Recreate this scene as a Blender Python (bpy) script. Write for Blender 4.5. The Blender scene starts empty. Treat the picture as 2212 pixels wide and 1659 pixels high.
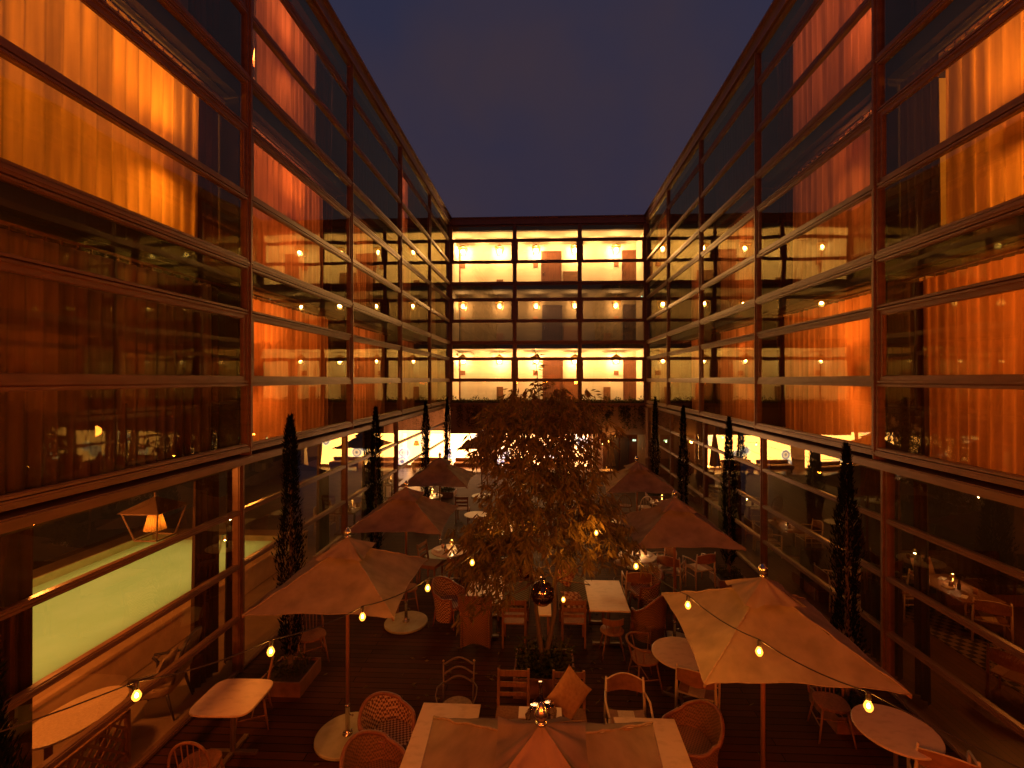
import bpy, math, random
from mathutils import Vector, Matrix
R = random.Random(7)
PI = math.pi
rad = math.radians
S = bpy.context.scene
C = bpy.context.collection

# ------------------------------------------------------------------ camera, sky, exposure
F, THETA, SH, HOR, H = 1005.0, rad(2.5), 26.0, 820.0, 4.9     # in units of a 2212 px wide frame
cam_d = bpy.data.cameras.new("camera")
cam_d.sensor_width = 36.0
cam_d.lens = 36.0 * F / 2212.0
cam_d.shift_x = -SH / 2212.0
cam_d.shift_y = -(829.5 - HOR) / 2212.0
cam_d.clip_start = 0.05
cam_d.clip_end = 500
cam = bpy.data.objects.new("camera", cam_d)
cam.location = (0, 0, H)
cam.rotation_euler = (PI / 2, 0, THETA)
C.objects.link(cam)
S.camera = cam

world = bpy.data.worlds.new("World")
S.world = world
world.use_nodes = True
wn = world.node_tree
wn.nodes.clear()
wo = wn.nodes.new("ShaderNodeOutputWorld")
wb = wn.nodes.new("ShaderNodeBackground")
tc = wn.nodes.new("ShaderNodeTexCoord")
sx = wn.nodes.new("ShaderNodeSeparateXYZ")
cr = wn.nodes.new("ShaderNodeValToRGB")
cr.color_ramp.elements[0].position = 0.0
cr.color_ramp.elements[0].color = (0.040, 0.026, 0.040, 1)
cr.color_ramp.elements[1].position = 0.75
cr.color_ramp.elements[1].color = (0.022, 0.025, 0.056, 1)
nz = wn.nodes.new("ShaderNodeTexNoise")
nz.inputs["Scale"].default_value = 2.6
nz.inputs["Detail"].default_value = 4
mxs = wn.nodes.new("ShaderNodeMix")
mxs.data_type = "RGBA"
mxs.inputs[7].default_value = (0.046, 0.030, 0.040, 1)
mr = wn.nodes.new("ShaderNodeMapRange")
mr.inputs[1].default_value = 0.40
mr.inputs[2].default_value = 0.72
mr.inputs[4].default_value = 1.0
wn.links.new(tc.outputs["Generated"], sx.inputs[0])
wn.links.new(sx.outputs["Z"], cr.inputs[0])
wn.links.new(tc.outputs["Generated"], nz.inputs["Vector"])
wn.links.new(nz.outputs[0], mr.inputs[0])
wn.links.new(mr.outputs[0], mxs.inputs[0])
wn.links.new(cr.outputs[0], mxs.inputs[6])
wn.links.new(mxs.outputs[2], wb.inputs[0])
wb.inputs[1].default_value = 1.0
wn.links.new(wb.outputs[0], wo.inputs[0])

S.view_settings.view_transform = "Standard"
S.view_settings.look = "None"
S.view_settings.exposure = 0.0
S.view_settings.gamma = 1.0
S.render.engine = "CYCLES"
cy = S.cycles
cy.use_denoising = True
cy.max_bounces = 8
cy.diffuse_bounces = 4
cy.glossy_bounces = 4
cy.transmission_bounces = 6
cy.transparent_max_bounces = 24
cy.sample_clamp_indirect = 3.0
cy.sample_clamp_direct = 0
cy.caustics_reflective = False
cy.caustics_refractive = False
cy.blur_glossy = 0.5


def gz(px, py, z):
    """point of the plane at height z that the pixel (2212 px wide frame) looks at"""
    xc = (px - 1106 - SH) / F
    yc = (HOR - py) / F
    t = (z - H) / yc
    c, s = math.cos(THETA), math.sin(THETA)
    return Vector((t * (-s + xc * c), t * (c + xc * s), z))


# ------------------------------------------------------------------ mesh helpers
class MB:
    def __init__(self):
        self.v, self.f = [], []

    def _add(self, vs, fs, M=None):
        b = len(self.v)
        if M is not None:
            vs = [M @ Vector(p) for p in vs]
        self.v += [tuple(p) for p in vs]
        self.f += [tuple(i + b for i in q) for q in fs]
        return self

    def box(self, a, b, M=None):
        x0, x1 = sorted((a[0], b[0])); y0, y1 = sorted((a[1], b[1])); z0, z1 = sorted((a[2], b[2]))
        vs = [(x0, y0, z0), (x1, y0, z0), (x1, y1, z0), (x0, y1, z0), (x0, y0, z1), (x1, y0, z1), (x1, y1, z1), (x0, y1, z1)]
        fs = [(0, 3, 2, 1), (4, 5, 6, 7), (0, 1, 5, 4), (1, 2, 6, 5), (2, 3, 7, 6), (3, 0, 4, 7)]
        return self._add(vs, fs, M)

    def bar(self, p, q, w, t, up=(0, 0, 1)):
        p, q = Vector(p), Vector(q)
        d = (q - p); L = d.length; d.normalize()
        s = d.cross(Vector(up))
        if s.length < 1e-4: s = d.cross(Vector((1, 0, 0)))
        s.normalize(); u = s.cross(d)
        vs = []
        for o in (p, q):
            for a, b in ((-1, -1), (1, -1), (1, 1), (-1, 1)):
                vs.append(o + s * a * w / 2 + u * b * t / 2)
        return self._add(vs, [(0, 3, 2, 1), (4, 5, 6, 7), (0, 1, 5, 4), (1, 2, 6, 5), (2, 3, 7, 6), (3, 0, 4, 7)])

    def tube(self, pts, r, n=8, closed=False, cap=True):
        pts = [Vector(p) for p in pts]
        m = len(pts)
        rs = r if isinstance(r, (list, tuple)) else [r] * m
        T = []
        for i in range(m):
            a = pts[(i - 1) % m] if (closed or i > 0) else pts[i]
            b = pts[(i + 1) % m] if (closed or i < m - 1) else pts[i]
            t = b - a
            T.append(t.normalized() if t.length > 1e-9 else Vector((0, 0, 1)))
        up = Vector((0, 0, 1)) if abs(T[0].z) < 0.9 else Vector((1, 0, 0))
        nrm = (up - T[0] * up.dot(T[0])).normalized()
        vs, fs = [], []
        for i in range(m):
            nrm = nrm - T[i] * nrm.dot(T[i])
            nrm = nrm.normalized() if nrm.length > 1e-6 else T[i].orthogonal().normalized()
            b = T[i].cross(nrm)
            for k in range(n):
                a = 2 * PI * k / n
                vs.append(pts[i] + (nrm * math.cos(a) + b * math.sin(a)) * rs[i])
        for i in range(m if closed else m - 1):
            j = (i + 1) % m
            for k in range(n):
                l = (k + 1) % n
                fs.append((i * n + k, i * n + l, j * n + l, j * n + k))
        if not closed and cap:
            fs.append(tuple(range(n - 1, -1, -1)))
            fs.append(tuple(range((m - 1) * n, m * n)))
        return self._add(vs, fs)

    def lathe(self, prof, n=24, c=(0, 0, 0), sx=1, sy=1):
        vs, fs = [], []
        for r, z in prof:
            for k in range(n):
                a = 2 * PI * k / n
                vs.append((c[0] + r * math.cos(a) * sx, c[1] + r * math.sin(a) * sy, c[2] + z))
        for i in range(len(prof) - 1):
            for k in range(n):
                l = (k + 1) % n
                fs.append((i * n + k, i * n + l, (i + 1) * n + l, (i + 1) * n + k))
        if prof[0][0] > 1e-4: fs.append(tuple(range(n - 1, -1, -1)))
        if prof[-1][0] > 1e-4: fs.append(tuple(range((len(prof) - 1) * n, len(prof) * n)))
        return self._add(vs, fs)

    def ball(self, c, r, n=12, m=8, sz=1):
        return self.lathe([(max(r * math.sin(PI * i / m), 1e-5), -r * sz * math.cos(PI * i / m)) for i in range(m + 1)], n, c)

    def grid(self, fn, nu, nv):
        vs = [fn(i / nu, j / nv) for j in range(nv + 1) for i in range(nu + 1)]
        fs = [(j * (nu + 1) + i, j * (nu + 1) + i + 1, (j + 1) * (nu + 1) + i + 1, (j + 1) * (nu + 1) + i) for j in range(nv) for i in range(nu)]
        return self._add(vs, fs)

    def sheet(self, fn, nu, nv, th):
        """a thin solid following fn, thickness th along z-free normal offset fn(u,v,k)"""
        self.grid(lambda u, v: fn(u, v, 0), nu, nv)
        self.grid(lambda u, v: fn(u, v, th), nu, nv)
        def edge(f):
            self.grid(f, nu, 1)
        edge(lambda u, v: fn(u, 0, v * th)); edge(lambda u, v: fn(u, 1, v * th))
        self.grid(lambda u, v: fn(0, u, v * th), nv, 1); self.grid(lambda u, v: fn(1, u, v * th), nv, 1)
        return self

    def prism(self, poly, z0, z1):
        n = len(poly)
        vs = [(x, y, z0) for x, y in poly] + [(x, y, z1) for x, y in poly]
        fs = [tuple(range(n - 1, -1, -1)), tuple(range(n, 2 * n))] + [(i, (i + 1) % n, n + (i + 1) % n, n + i) for i in range(n)]
        return self._add(vs, fs)

    def build(self, name, mat, parent=None, smooth=False, world=False, bevel=0):
        me = bpy.data.meshes.new(name)
        vs = self.v
        if world and parent is not None:
            l = ROOTLOC(parent)
            vs = [(x - l[0], y - l[1], z - l[2]) for x, y, z in vs]
        me.from_pydata(vs, [], self.f)
        me.update()
        if mat: me.materials.append(mat)
        if smooth:
            me.polygons.foreach_set("use_smooth", [True] * len(me.polygons))
        o = bpy.data.objects.new(name, me)
        C.objects.link(o)
        if parent is not None: o.parent = parent
        if bevel:
            b = o.modifiers.new("bevel", "BEVEL"); b.width = bevel; b.segments = 2; b.limit_method = "ANGLE"
        return o


def ROOTLOC(o):
    l = Vector((0, 0, 0))
    while o is not None:
        l = l + o.location
        o = o.parent
    return l


def tag(o, label=None, cat=None, group=None, kind=None):
    if label: o["label"] = label
    if cat: o["category"] = cat
    if group: o["group"] = group
    if kind: o["kind"] = kind
    return o


def thing(name, label, cat, loc=(0, 0, 0), rz=0.0, group=None):
    o = bpy.data.objects.new(name, None)
    o.empty_display_size = 0.1
    C.objects.link(o)
    o.location = loc
    o.rotation_euler = (0, 0, rz)
    return tag(o, label, cat, group)


def dup(o, loc, rz, label, group=None, scale=None):
    def cp(s, par):
        c = s.copy()
        C.objects.link(c)
        if par is not None: c.parent = par
        for ch in KIDS.get(s, list(s.children)):
            cp(ch, c)
        return c
    r = cp(o, None)
    r.location = loc
    r.rotation_euler = (0, 0, rz)
    if scale: r.scale = scale
    r["label"] = label
    if group: r["group"] = group
    return r
KIDS = {}


def lamp(name, loc, power, col, r=0.05, parent=None, world=False):
    d = bpy.data.lights.new(name, "POINT")
    d.energy = power
    d.color = col
    d.shadow_soft_size = r
    o = bpy.data.objects.new(name, d)
    C.objects.link(o)
    if parent is not None:
        o.parent = parent
        if world: loc = Vector(loc) - ROOTLOC(parent)
    o.location = loc
    return o


# ------------------------------------------------------------------ materials
def mat(name, col=(0.5, 0.5, 0.5), rough=0.6, metal=0.0, spec=0.5):
    m = bpy.data.materials.new(name)
    m.use_nodes = True
    b = m.node_tree.nodes["Principled BSDF"]
    b.inputs["Base Color"].default_value = (*col, 1)
    b.inputs["Roughness"].default_value = rough
    b.inputs["Metallic"].default_value = metal
    b.inputs["Specular IOR Level"].default_value = spec
    return m


def N(m, t): return m.node_tree.nodes.new(t)
def L(m, a, b): m.node_tree.links.new(a, b)


def noisy(m, c2, scale=8, detail=5, lo=0.35, hi=0.7, stretch=(1, 1, 1), bump=0.0, bdist=0.01, rough2=None):
    """vary a principled material between its base colour and c2 with noise in object space"""
    b = m.node_tree.nodes["Principled BSDF"]
    c1 = tuple(b.inputs["Base Color"].default_value)
    t = N(m, "ShaderNodeTexCoord"); mp = N(m, "ShaderNodeMapping"); n = N(m, "ShaderNodeTexNoise"); r = N(m, "ShaderNodeMapRange"); x = N(m, "ShaderNodeMix")
    mp.inputs["Scale"].default_value = stretch
    n.inputs["Scale"].default_value = scale; n.inputs["Detail"].default_value = detail
    r.inputs[1].default_value = lo; r.inputs[2].default_value = hi
    x.data_type = "RGBA"; x.inputs[6].default_value = c1; x.inputs[7].default_value = (*c2, 1)
    L(m, t.outputs["Object"], mp.inputs[0]); L(m, mp.outputs[0], n.inputs["Vector"]); L(m, n.outputs[0], r.inputs[0]); L(m, r.outputs[0], x.inputs[0]); L(m, x.outputs[2], b.inputs["Base Color"])
    if bump:
        bp = N(m, "ShaderNodeBump"); bp.inputs["Strength"].default_value = bump; bp.inputs["Distance"].default_value = bdist
        L(m, n.outputs[0], bp.inputs["Height"]); L(m, bp.outputs[0], b.inputs["Normal"])
    if rough2 is not None:
        q = N(m, "ShaderNodeMapRange"); q.inputs[3].default_value = b.inputs["Roughness"].default_value; q.inputs[4].default_value = rough2
        q.inputs[1].default_value = lo; q.inputs[2].default_value = hi
        L(m, n.outputs[0], q.inputs[0]); L(m, q.outputs[0], b.inputs["Roughness"])
    return m


def emit(name, col, st, clear=False):
    m = bpy.data.materials.new(name); m.use_nodes = True
    nt = m.node_tree; nt.nodes.clear()
    o = N(m, "ShaderNodeOutputMaterial"); e = N(m, "ShaderNodeEmission")
    e.inputs[0].default_value = (*col, 1); e.inputs[1].default_value = st
    if clear:
        t = N(m, "ShaderNodeBsdfTransparent"); a = N(m, "ShaderNodeAddShader")
        L(m, e.outputs[0], a.inputs[0]); L(m, t.outputs[0], a.inputs[1]); L(m, a.outputs[0], o.inputs[0])
        m.cycles.emission_sampling = "NONE"
    else:
        L(m, e.outputs[0], o.inputs[0])
    return m


def glass(name, tint=(0.85, 0.84, 0.8), r0=0.14, rough=0.0, wav=0.0, refl=(1, 1, 1), pw=5.0):
    """thin pane: clear transmission plus a Fresnel-weighted mirror"""
    m = bpy.data.materials.new(name); m.use_nodes = True
    nt = m.node_tree; nt.nodes.clear()
    o = N(m, "ShaderNodeOutputMaterial"); t = N(m, "ShaderNodeBsdfTransparent"); g = N(m, "ShaderNodeBsdfGlossy"); mx = N(m, "ShaderNodeMixShader")
    t.inputs[0].default_value = (*tint, 1); g.inputs[0].default_value = (*refl, 1); g.inputs["Roughness"].default_value = rough
    ge = N(m, "ShaderNodeNewGeometry"); d = N(m, "ShaderNodeVectorMath"); d.operation = "DOT_PRODUCT"
    L(m, ge.outputs["Incoming"], d.inputs[0]); L(m, ge.outputs["Normal"], d.inputs[1])
    a = N(m, "ShaderNodeMath"); a.operation = "ABSOLUTE"; L(m, d.outputs["Value"], a.inputs[0])
    s = N(m, "ShaderNodeMath"); s.operation = "SUBTRACT"; s.inputs[0].default_value = 1.0; L(m, a.outputs[0], s.inputs[1])
    p = N(m, "ShaderNodeMath"); p.operation = "POWER"; p.inputs[1].default_value = pw; L(m, s.outputs[0], p.inputs[0])
    q = N(m, "ShaderNodeMapRange"); q.inputs[3].default_value = r0; q.inputs[4].default_value = 1.0; L(m, p.outputs[0], q.inputs[0])
    L(m, q.outputs[0], mx.inputs[0]); L(m, t.outputs[0], mx.inputs[1]); L(m, g.outputs[0], mx.inputs[2]); L(m, mx.outputs[0], o.inputs[0])
    if wav:
        tc = N(m, "ShaderNodeTexCoord"); n = N(m, "ShaderNodeTexNoise"); b = N(m, "ShaderNodeBump")
        n.inputs["Scale"].default_value = 0.7; n.inputs["Detail"].default_value = 1.0
        b.inputs["Strength"].default_value = 1.0; b.inputs["Distance"].default_value = wav
        L(m, tc.outputs["Object"], n.inputs["Vector"]); L(m, n.outputs[0], b.inputs["Height"]); L(m, b.outputs[0], g.inputs["Normal"])
    return m


def cloth(name, col, trans, c2=None, scale=30, tw=0.5, thr=0.0, stretch=(1, 1, 1)):
    """woven fabric: diffuse plus translucent, optionally slightly see-through"""
    m = bpy.data.materials.new(name); m.use_nodes = True
    nt = m.node_tree; nt.nodes.clear()
    o = N(m, "ShaderNodeOutputMaterial"); d = N(m, "ShaderNodeBsdfDiffuse"); t = N(m, "ShaderNodeBsdfTranslucent"); mx = N(m, "ShaderNodeMixShader")
    mx.inputs[0].default_value = tw
    L(m, d.outputs[0], mx.inputs[1]); L(m, t.outputs[0], mx.inputs[2])
    d.inputs[0].default_value = (*col, 1); t.inputs[0].default_value = (*trans, 1)
    tc = N(m, "ShaderNodeTexCoord"); mp = N(m, "ShaderNodeMapping"); n = N(m, "ShaderNodeTexNoise")
    mp.inputs["Scale"].default_value = stretch; n.inputs["Scale"].default_value = scale; n.inputs["Detail"].default_value = 4
    L(m, tc.outputs["Object"], mp.inputs[0]); L(m, mp.outputs[0], n.inputs["Vector"])
    if c2:
        for sh, c in ((d, col), (t, trans)):
            x = N(m, "ShaderNodeMix"); x.data_type = "RGBA"; x.inputs[6].default_value = (*c, 1)
            x.inputs[7].default_value = (c[0] * c2, c[1] * c2, c[2] * c2, 1)
            r = N(m, "ShaderNodeMapRange"); r.inputs[1].default_value = 0.3; r.inputs[2].default_value = 0.7
            L(m, n.outputs[0], r.inputs[0]); L(m, r.outputs[0], x.inputs[0]); L(m, x.outputs[2], sh.inputs[0])
    b = N(m, "ShaderNodeBump"); b.inputs["Strength"].default_value = 0.25; b.inputs["Distance"].default_value = 0.01
    L(m, n.outputs[0], b.inputs["Height"]); L(m, b.outputs[0], d.inputs["Normal"])
    out = mx.outputs[0]
    if thr:
        tr = N(m, "ShaderNodeBsdfTransparent"); m2 = N(m, "ShaderNodeMixShader"); m2.inputs[0].default_value = thr
        L(m, out, m2.inputs[1]); L(m, tr.outputs[0], m2.inputs[2]); out = m2.outputs[0]
    L(m, out, o.inputs[0])
    return m


def planks(name, c1, c2, w=0.14, length=2.6, gap=0.006, rough=0.5, axis=0):
    """decking boards running along x (axis 0) or y (axis 1) with dark joints"""
    m = mat(name, c1, rough)
    b = m.node_tree.nodes["Principled BSDF"]
    tc = N(m, "ShaderNodeTexCoord"); mp = N(m, "ShaderNodeMapping")
    if axis: mp.inputs["Rotation"].default_value = (0, 0, PI / 2)
    br = N(m, "ShaderNodeTexBrick")
    br.inputs["Scale"].default_value = 1.0; br.inputs["Brick Width"].default_value = length; br.inputs["Row Height"].default_value = w
    br.inputs["Mortar Size"].default_value = gap; br.inputs["Mortar Smooth"].default_value = 0.2
    br.inputs["Color1"].default_value = (*c1, 1); br.inputs["Color2"].default_value = (*c2, 1); br.inputs["Mortar"].default_value = (0.004, 0.003, 0.002, 1)
    n = N(m, "ShaderNodeTexNoise"); n.inputs["Scale"].default_value = 3; n.inputs["Detail"].default_value = 6
    mp2 = N(m, "ShaderNodeMapping"); mp2.inputs["Scale"].default_value = (1, 14, 1)
    L(m, tc.outputs["Object"], mp.inputs[0]); L(m, mp.outputs[0], br.inputs["Vector"]); L(m, mp.outputs[0], mp2.inputs[0]); L(m, mp2.outputs[0], n.inputs["Vector"])
    x = N(m, "ShaderNodeMix"); x.data_type = "RGBA"; x.blend_type = "MULTIPLY"; x.inputs[0].default_value = 0.55
    L(m, br.outputs["Color"], x.inputs[6]); L(m, n.outputs[0], x.inputs[7]); L(m, x.outputs[2], b.inputs["Base Color"])
    bp = N(m, "ShaderNodeBump"); bp.inputs["Strength"].default_value = 0.6; bp.inputs["Distance"].default_value = 0.006; bp.invert = True
    L(m, br.outputs["Fac"], bp.inputs["Height"]); L(m, bp.outputs[0], b.inputs["Normal"])
    q = N(m, "ShaderNodeMapRange"); q.inputs[3].default_value = rough - 0.12; q.inputs[4].default_value = rough + 0.2
    L(m, n.outputs[0], q.inputs[0]); L(m, q.outputs[0], b.inputs["Roughness"])
    return m


def weave(name, c1, c2, sc=45, rough=0.6):
    m = mat(name, c1, rough)
    b = m.node_tree.nodes["Principled BSDF"]
    tc = N(m, "ShaderNodeTexCoord"); ch = N(m, "ShaderNodeTexChecker"); ch.inputs["Scale"].default_value = sc
    ch.inputs["Color1"].default_value = (*c1, 1); ch.inputs["Color2"].default_value = (*c2, 1)
    L(m, tc.outputs["Object"], ch.inputs["Vector"]); L(m, ch.outputs[0], b.inputs["Base Color"])
    bp = N(m, "ShaderNodeBump"); bp.inputs["Strength"].default_value = 0.5; bp.inputs["Distance"].default_value = 0.004
    L(m, ch.outputs["Fac"], bp.inputs["Height"]); L(m, bp.outputs[0], b.inputs["Normal"])
    return m


ORANGE = (1.0, 0.30, 0.035)
AMBER = (1.0, 0.50, 0.16)
M_frame = noisy(mat("bronze_frame", (0.19, 0.095, 0.052), 0.38, 0.1), (0.13, 0.065, 0.036), 3, 4, 0.3, 0.7, (1, 1, 4))
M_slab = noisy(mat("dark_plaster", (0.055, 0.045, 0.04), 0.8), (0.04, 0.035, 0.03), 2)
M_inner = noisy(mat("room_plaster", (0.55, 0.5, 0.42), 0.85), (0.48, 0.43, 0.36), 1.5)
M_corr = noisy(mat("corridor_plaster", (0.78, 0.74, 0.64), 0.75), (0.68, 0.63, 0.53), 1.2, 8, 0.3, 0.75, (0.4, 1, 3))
M_corrd = noisy(mat("dimmed_corridor_plaster", (0.15, 0.115, 0.08), 0.8), (0.11, 0.085, 0.06), 1.2, 8, 0.3, 0.75, (0.4, 1, 3))  # darkened copy of the corridor plaster, imitates the dimmer middle floor
M_pane = glass("window_glass", (0.92, 0.90, 0.84), 0.16, 0.0, 0.006, (0.92, 0.90, 0.55), 3.2)
M_clear = glass("clear_glass", (0.93, 0.9, 0.85), 0.06)
M_sheer = cloth("sheer_curtain", (0.50, 0.34, 0.24), (0.85, 0.56, 0.34), 0.42, 1.3, 0.7, 0.0, (1, 6, 0.22))
M_drape = cloth("lined_drape", (0.13, 0.075, 0.05), (0.10, 0.04, 0.02), 0.5, 1.5, 0.25, 0.0, (1, 8, 0.3))
M_gdrape = noisy(mat("heavy_drape", (0.07, 0.035, 0.022), 0.9, 0.0, 0.1), (0.04, 0.02, 0.013), 1.5, 5, 0.3, 0.7, (1, 8, 0.3))
M_greyc = cloth("grey_lining", (0.16, 0.13, 0.12), (0.10, 0.07, 0.06), 0.75, 4.0, 0.35, 0.0, (1, 10, 0.3))
M_canvas = cloth("parasol_canvas", (0.35, 0.265, 0.18), (0.24, 0.16, 0.095), 0.68, 5, 0.2)
M_pole = noisy(mat("varnished_wood", (0.30, 0.13, 0.06), 0.4), (0.2, 0.08, 0.035), 6, 5, 0.3, 0.7, (6, 6, 0.6))
M_steel = mat("polished_steel", (0.62, 0.58, 0.52), 0.2, 1.0)
M_stoneb = noisy(mat("pale_stone_base", (0.42, 0.42, 0.28), 0.55), (0.33, 0.33, 0.2), 9, 6)
M_marble = noisy(mat("marble_top", (0.60, 0.45, 0.30), 0.35), (0.46, 0.33, 0.21), 7, 8, 0.5, 0.75, (1, 2, 1))
M_deck = planks("deck_boards", (0.085, 0.028, 0.011), (0.055, 0.018, 0.008), 0.13, 3.1, 0.007, 0.66, 0); M_deck.node_tree.nodes["Principled BSDF"].inputs["Specular IOR Level"].default_value = 0.1
M_floorin = planks("parquet", (0.22, 0.10, 0.05), (0.16, 0.075, 0.04), 0.11, 1.2, 0.003, 0.35, 1)
M_tile = noisy(mat("interior_stone_floor", (0.30, 0.2, 0.13), 0.35), (0.22, 0.14, 0.09), 3)
M_wood = noisy(mat("chair_wood", (0.26, 0.12, 0.055), 0.6, 0.0, 0.2), (0.17, 0.075, 0.035), 7, 6, 0.3, 0.7, (5, 5, 1))
M_palew = noisy(mat("pale_ash_wood", (0.62, 0.46, 0.30), 0.45), (0.5, 0.36, 0.22), 8, 6, 0.3, 0.7, (5, 5, 1))
M_door = noisy(mat("door_veneer", (0.15, 0.055, 0.03), 0.5), (0.10, 0.038, 0.022), 3, 8, 0.3, 0.7, (8, 8, 0.7))
M_doord = noisy(mat("dark_door_veneer", (0.05, 0.035, 0.04), 0.45), (0.035, 0.025, 0.03), 3, 8, 0.3, 0.7, (8, 8, 0.7))
M_leather = noisy(mat("tan_leather", (0.30, 0.13, 0.055), 0.45), (0.2, 0.08, 0.035), 12)
M_wick = weave("rattan_weave", (0.25, 0.115, 0.05), (0.12, 0.05, 0.022), 46)
M_wickl = weave("patterned_resin_weave", (0.48, 0.30, 0.20), (0.11, 0.03, 0.018), 34)
M_rim = noisy(mat("rattan_rim", (0.24, 0.085, 0.045), 0.45), (0.17, 0.055, 0.03), 30)
M_metal = mat("dark_iron", (0.16, 0.10, 0.07), 0.5, 0.5)
M_brass = mat("brass", (0.55, 0.36, 0.14), 0.28, 1.0)
M_cush = weave("patterned_cushion", (0.55, 0.34, 0.18), (0.24, 0.07, 0.03), 16, 0.85)
M_cushp = noisy(mat("ochre_cushion", (0.45, 0.24, 0.09), 0.85), (0.33, 0.16, 0.06), 20)
M_seat = noisy(mat("seat_fabric", (0.30, 0.2, 0.13), 0.85), (0.2, 0.13, 0.08), 25)
M_bulb = emit("filament_bulb_glow", (1.0, 0.36, 0.035), 1.6, True)
M_fil = emit("filament_glow", (1.0, 0.62, 0.2), 10, True)
M_lantern = emit("lantern_bulb_glow", (1.0, 0.70, 0.32), 8, True)
M_black = mat("black_plastic", (0.03, 0.025, 0.02), 0.4)
M_hem = noisy(mat("canvas_hem", (0.30, 0.21, 0.14), 0.85), (0.22, 0.15, 0.10), 20)
M_soil = noisy(mat("potting_soil", (0.05, 0.03, 0.02), 0.95), (0.03, 0.02, 0.015), 30)
M_bark = noisy(mat("bark", (0.14, 0.085, 0.05), 0.85), (0.08, 0.05, 0.03), 18, 6, 0.3, 0.7, (3, 3, 0.6), 0.5)
M_corten = noisy(mat("planter_panel", (0.22, 0.09, 0.05), 0.6), (0.14, 0.06, 0.03), 8)
M_napkin = mat("napkin_linen", (0.75, 0.68, 0.58), 0.9)


def leafmat(name, c1, c2):
    return cloth(name, c1, c2, 0.5, 9, 0.35)


M_leaf = leafmat("broad_leaf", (0.20, 0.145, 0.055), (0.18, 0.13, 0.035))
M_cyp = leafmat("cypress_foliage", (0.014, 0.016, 0.007), (0.01, 0.01, 0.004))
M_ivy = leafmat("ivy_leaf", (0.085, 0.08, 0.03), (0.08, 0.08, 0.02))
# ------------------------------------------------------------------ setting dimensions
XL, XR, YB, BAY = 4.93, 5.22, 24.2, 4.15
FL = [3.74, 6.83, 9.92, 13.01]          # floor levels of the upper storeys
ROOF = 13.36
STO = ["first", "second", "top"]
ORD = ["first", "second", "third", "fourth", "fifth", "sixth"]
REC = 0.14                               # ground floor set back

# the setting: ground
o = MB().box((-XL - REC - 0.02, -3.0, -0.2), (XR + REC + 0.02, YB + 0.3, 0.0)).build("deck_ground", M_deck); tag(o, kind="structure")
o = MB().box((-14, -3.0, -0.6), (-XL - REC - 0.02, YB + 0.3, -0.01)).build("indoor_ground", M_tile); tag(o, kind="structure")
o = MB().box((XR + REC + 0.02, -3.0, -0.6), (14, YB + 0.3, -0.005)).build("indoor_ground", M_floorin); tag(o, kind="structure")
o = MB().box((-14, YB + 0.3, -0.6), (14, YB + 9, -0.015)).build("indoor_ground", M_floorin); tag(o, kind="structure")
o = MB().box((-250, -250, -1.2), (250, 250, -0.7)).build("ground", M_slab); tag(o, kind="structure")


class Facade:
    """axis aligned facade: u along, z up, w inward from the face"""
    def __init__(self, root, side, plane):
        self.root, self.side, self.p = root, side, plane

    def P(self, u, z, w):
        s, p = self.side, self.p
        if s == "L": return (-p - w, u, z)
        if s == "R": return (p + w, u, z)
        if s == "B": return (u, p + w, z)
        return (u, p - w, z)              # rear

    def box(self, mb, u0, u1, z0, z1, w0, w1):
        return mb.box(self.P(u0, z0, w0), self.P(u1, z1, w1))

    def ring(self, mb, u0, u1, z0, z1, t, w0, w1, tz=None):
        tz = tz or t
        self.box(mb, u0, u1, z0, z0 + tz, w0, w1); self.box(mb, u0, u1, z1 - tz, z1, w0, w1)
        self.box(mb, u0, u0 + t, z0 + tz, z1 - tz, w0, w1); self.box(mb, u1 - t, u1, z0 + tz, z1 - tz, w0, w1)

    def window(self, u0, u1, z0, z1, sash=False, w=0.03, dw=0.0):
        mb = MB()
        self.ring(mb, u0, u1, z0, z1, 0.028, 0.0 + dw, 0.10 + dw)
        self.ring(mb, u0 + 0.028, u1 - 0.028, z0 + 0.028, z1 - 0.028, 0.012, 0.018 + dw, 0.09 + dw)
        i = 0.040
        if sash:
            self.ring(mb, u0 + i, u1 - i, z0 + i, z1 - i, 0.058, 0.024 + dw, 0.085 + dw)
            self.ring(mb, u0 + i + 0.058, u1 - i - 0.058, z0 + i + 0.058, z1 - i - 0.058, 0.012, 0.042 + dw, 0.08 + dw)
            i += 0.066
        fr = mb.build("window", M_frame, self.root, world=True)
        q = MB()
        wp = w + 0.025 + dw
        ps = [self.P(u0 + i, z0 + i, wp), self.P(u1 - i, z0 + i, wp), self.P(u1 - i, z1 - i, wp), self.P(u0 + i, z1 - i, wp)]
        q._add(ps, [(0, 1, 2, 3)])
        q.build("pane", M_pane, fr, world=True)
        return fr

    def mullion(self, u, z0, z1, wide=0.026, dw=0.0, out=0.022):
        mb = MB()
        self.box(mb, u - wide, u + wide, z0, z1, -0.006 + dw, 0.05 + dw)
        self.box(mb, u - wide - 0.02, u + wide + 0.02, z0, z1, 0.05 + dw, 0.141 + dw)
        self.box(mb, u - wide * 0.42, u + wide * 0.42, z0, z1, -out + dw, -0.006 + dw)
        self.box(mb, u - wide * 0.85, u - wide * 0.55, z0, z1, -0.014 + dw, -0.006 + dw)
        self.box(mb, u + wide * 0.55, u + wide * 0.85, z0, z1, -0.014 + dw, -0.006 + dw)
        mb.build("mullion", M_frame, self.root, world=True)


ROWS = ((0.045, 1.10), (1.10, 2.28), (2.28, 3.045))


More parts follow.
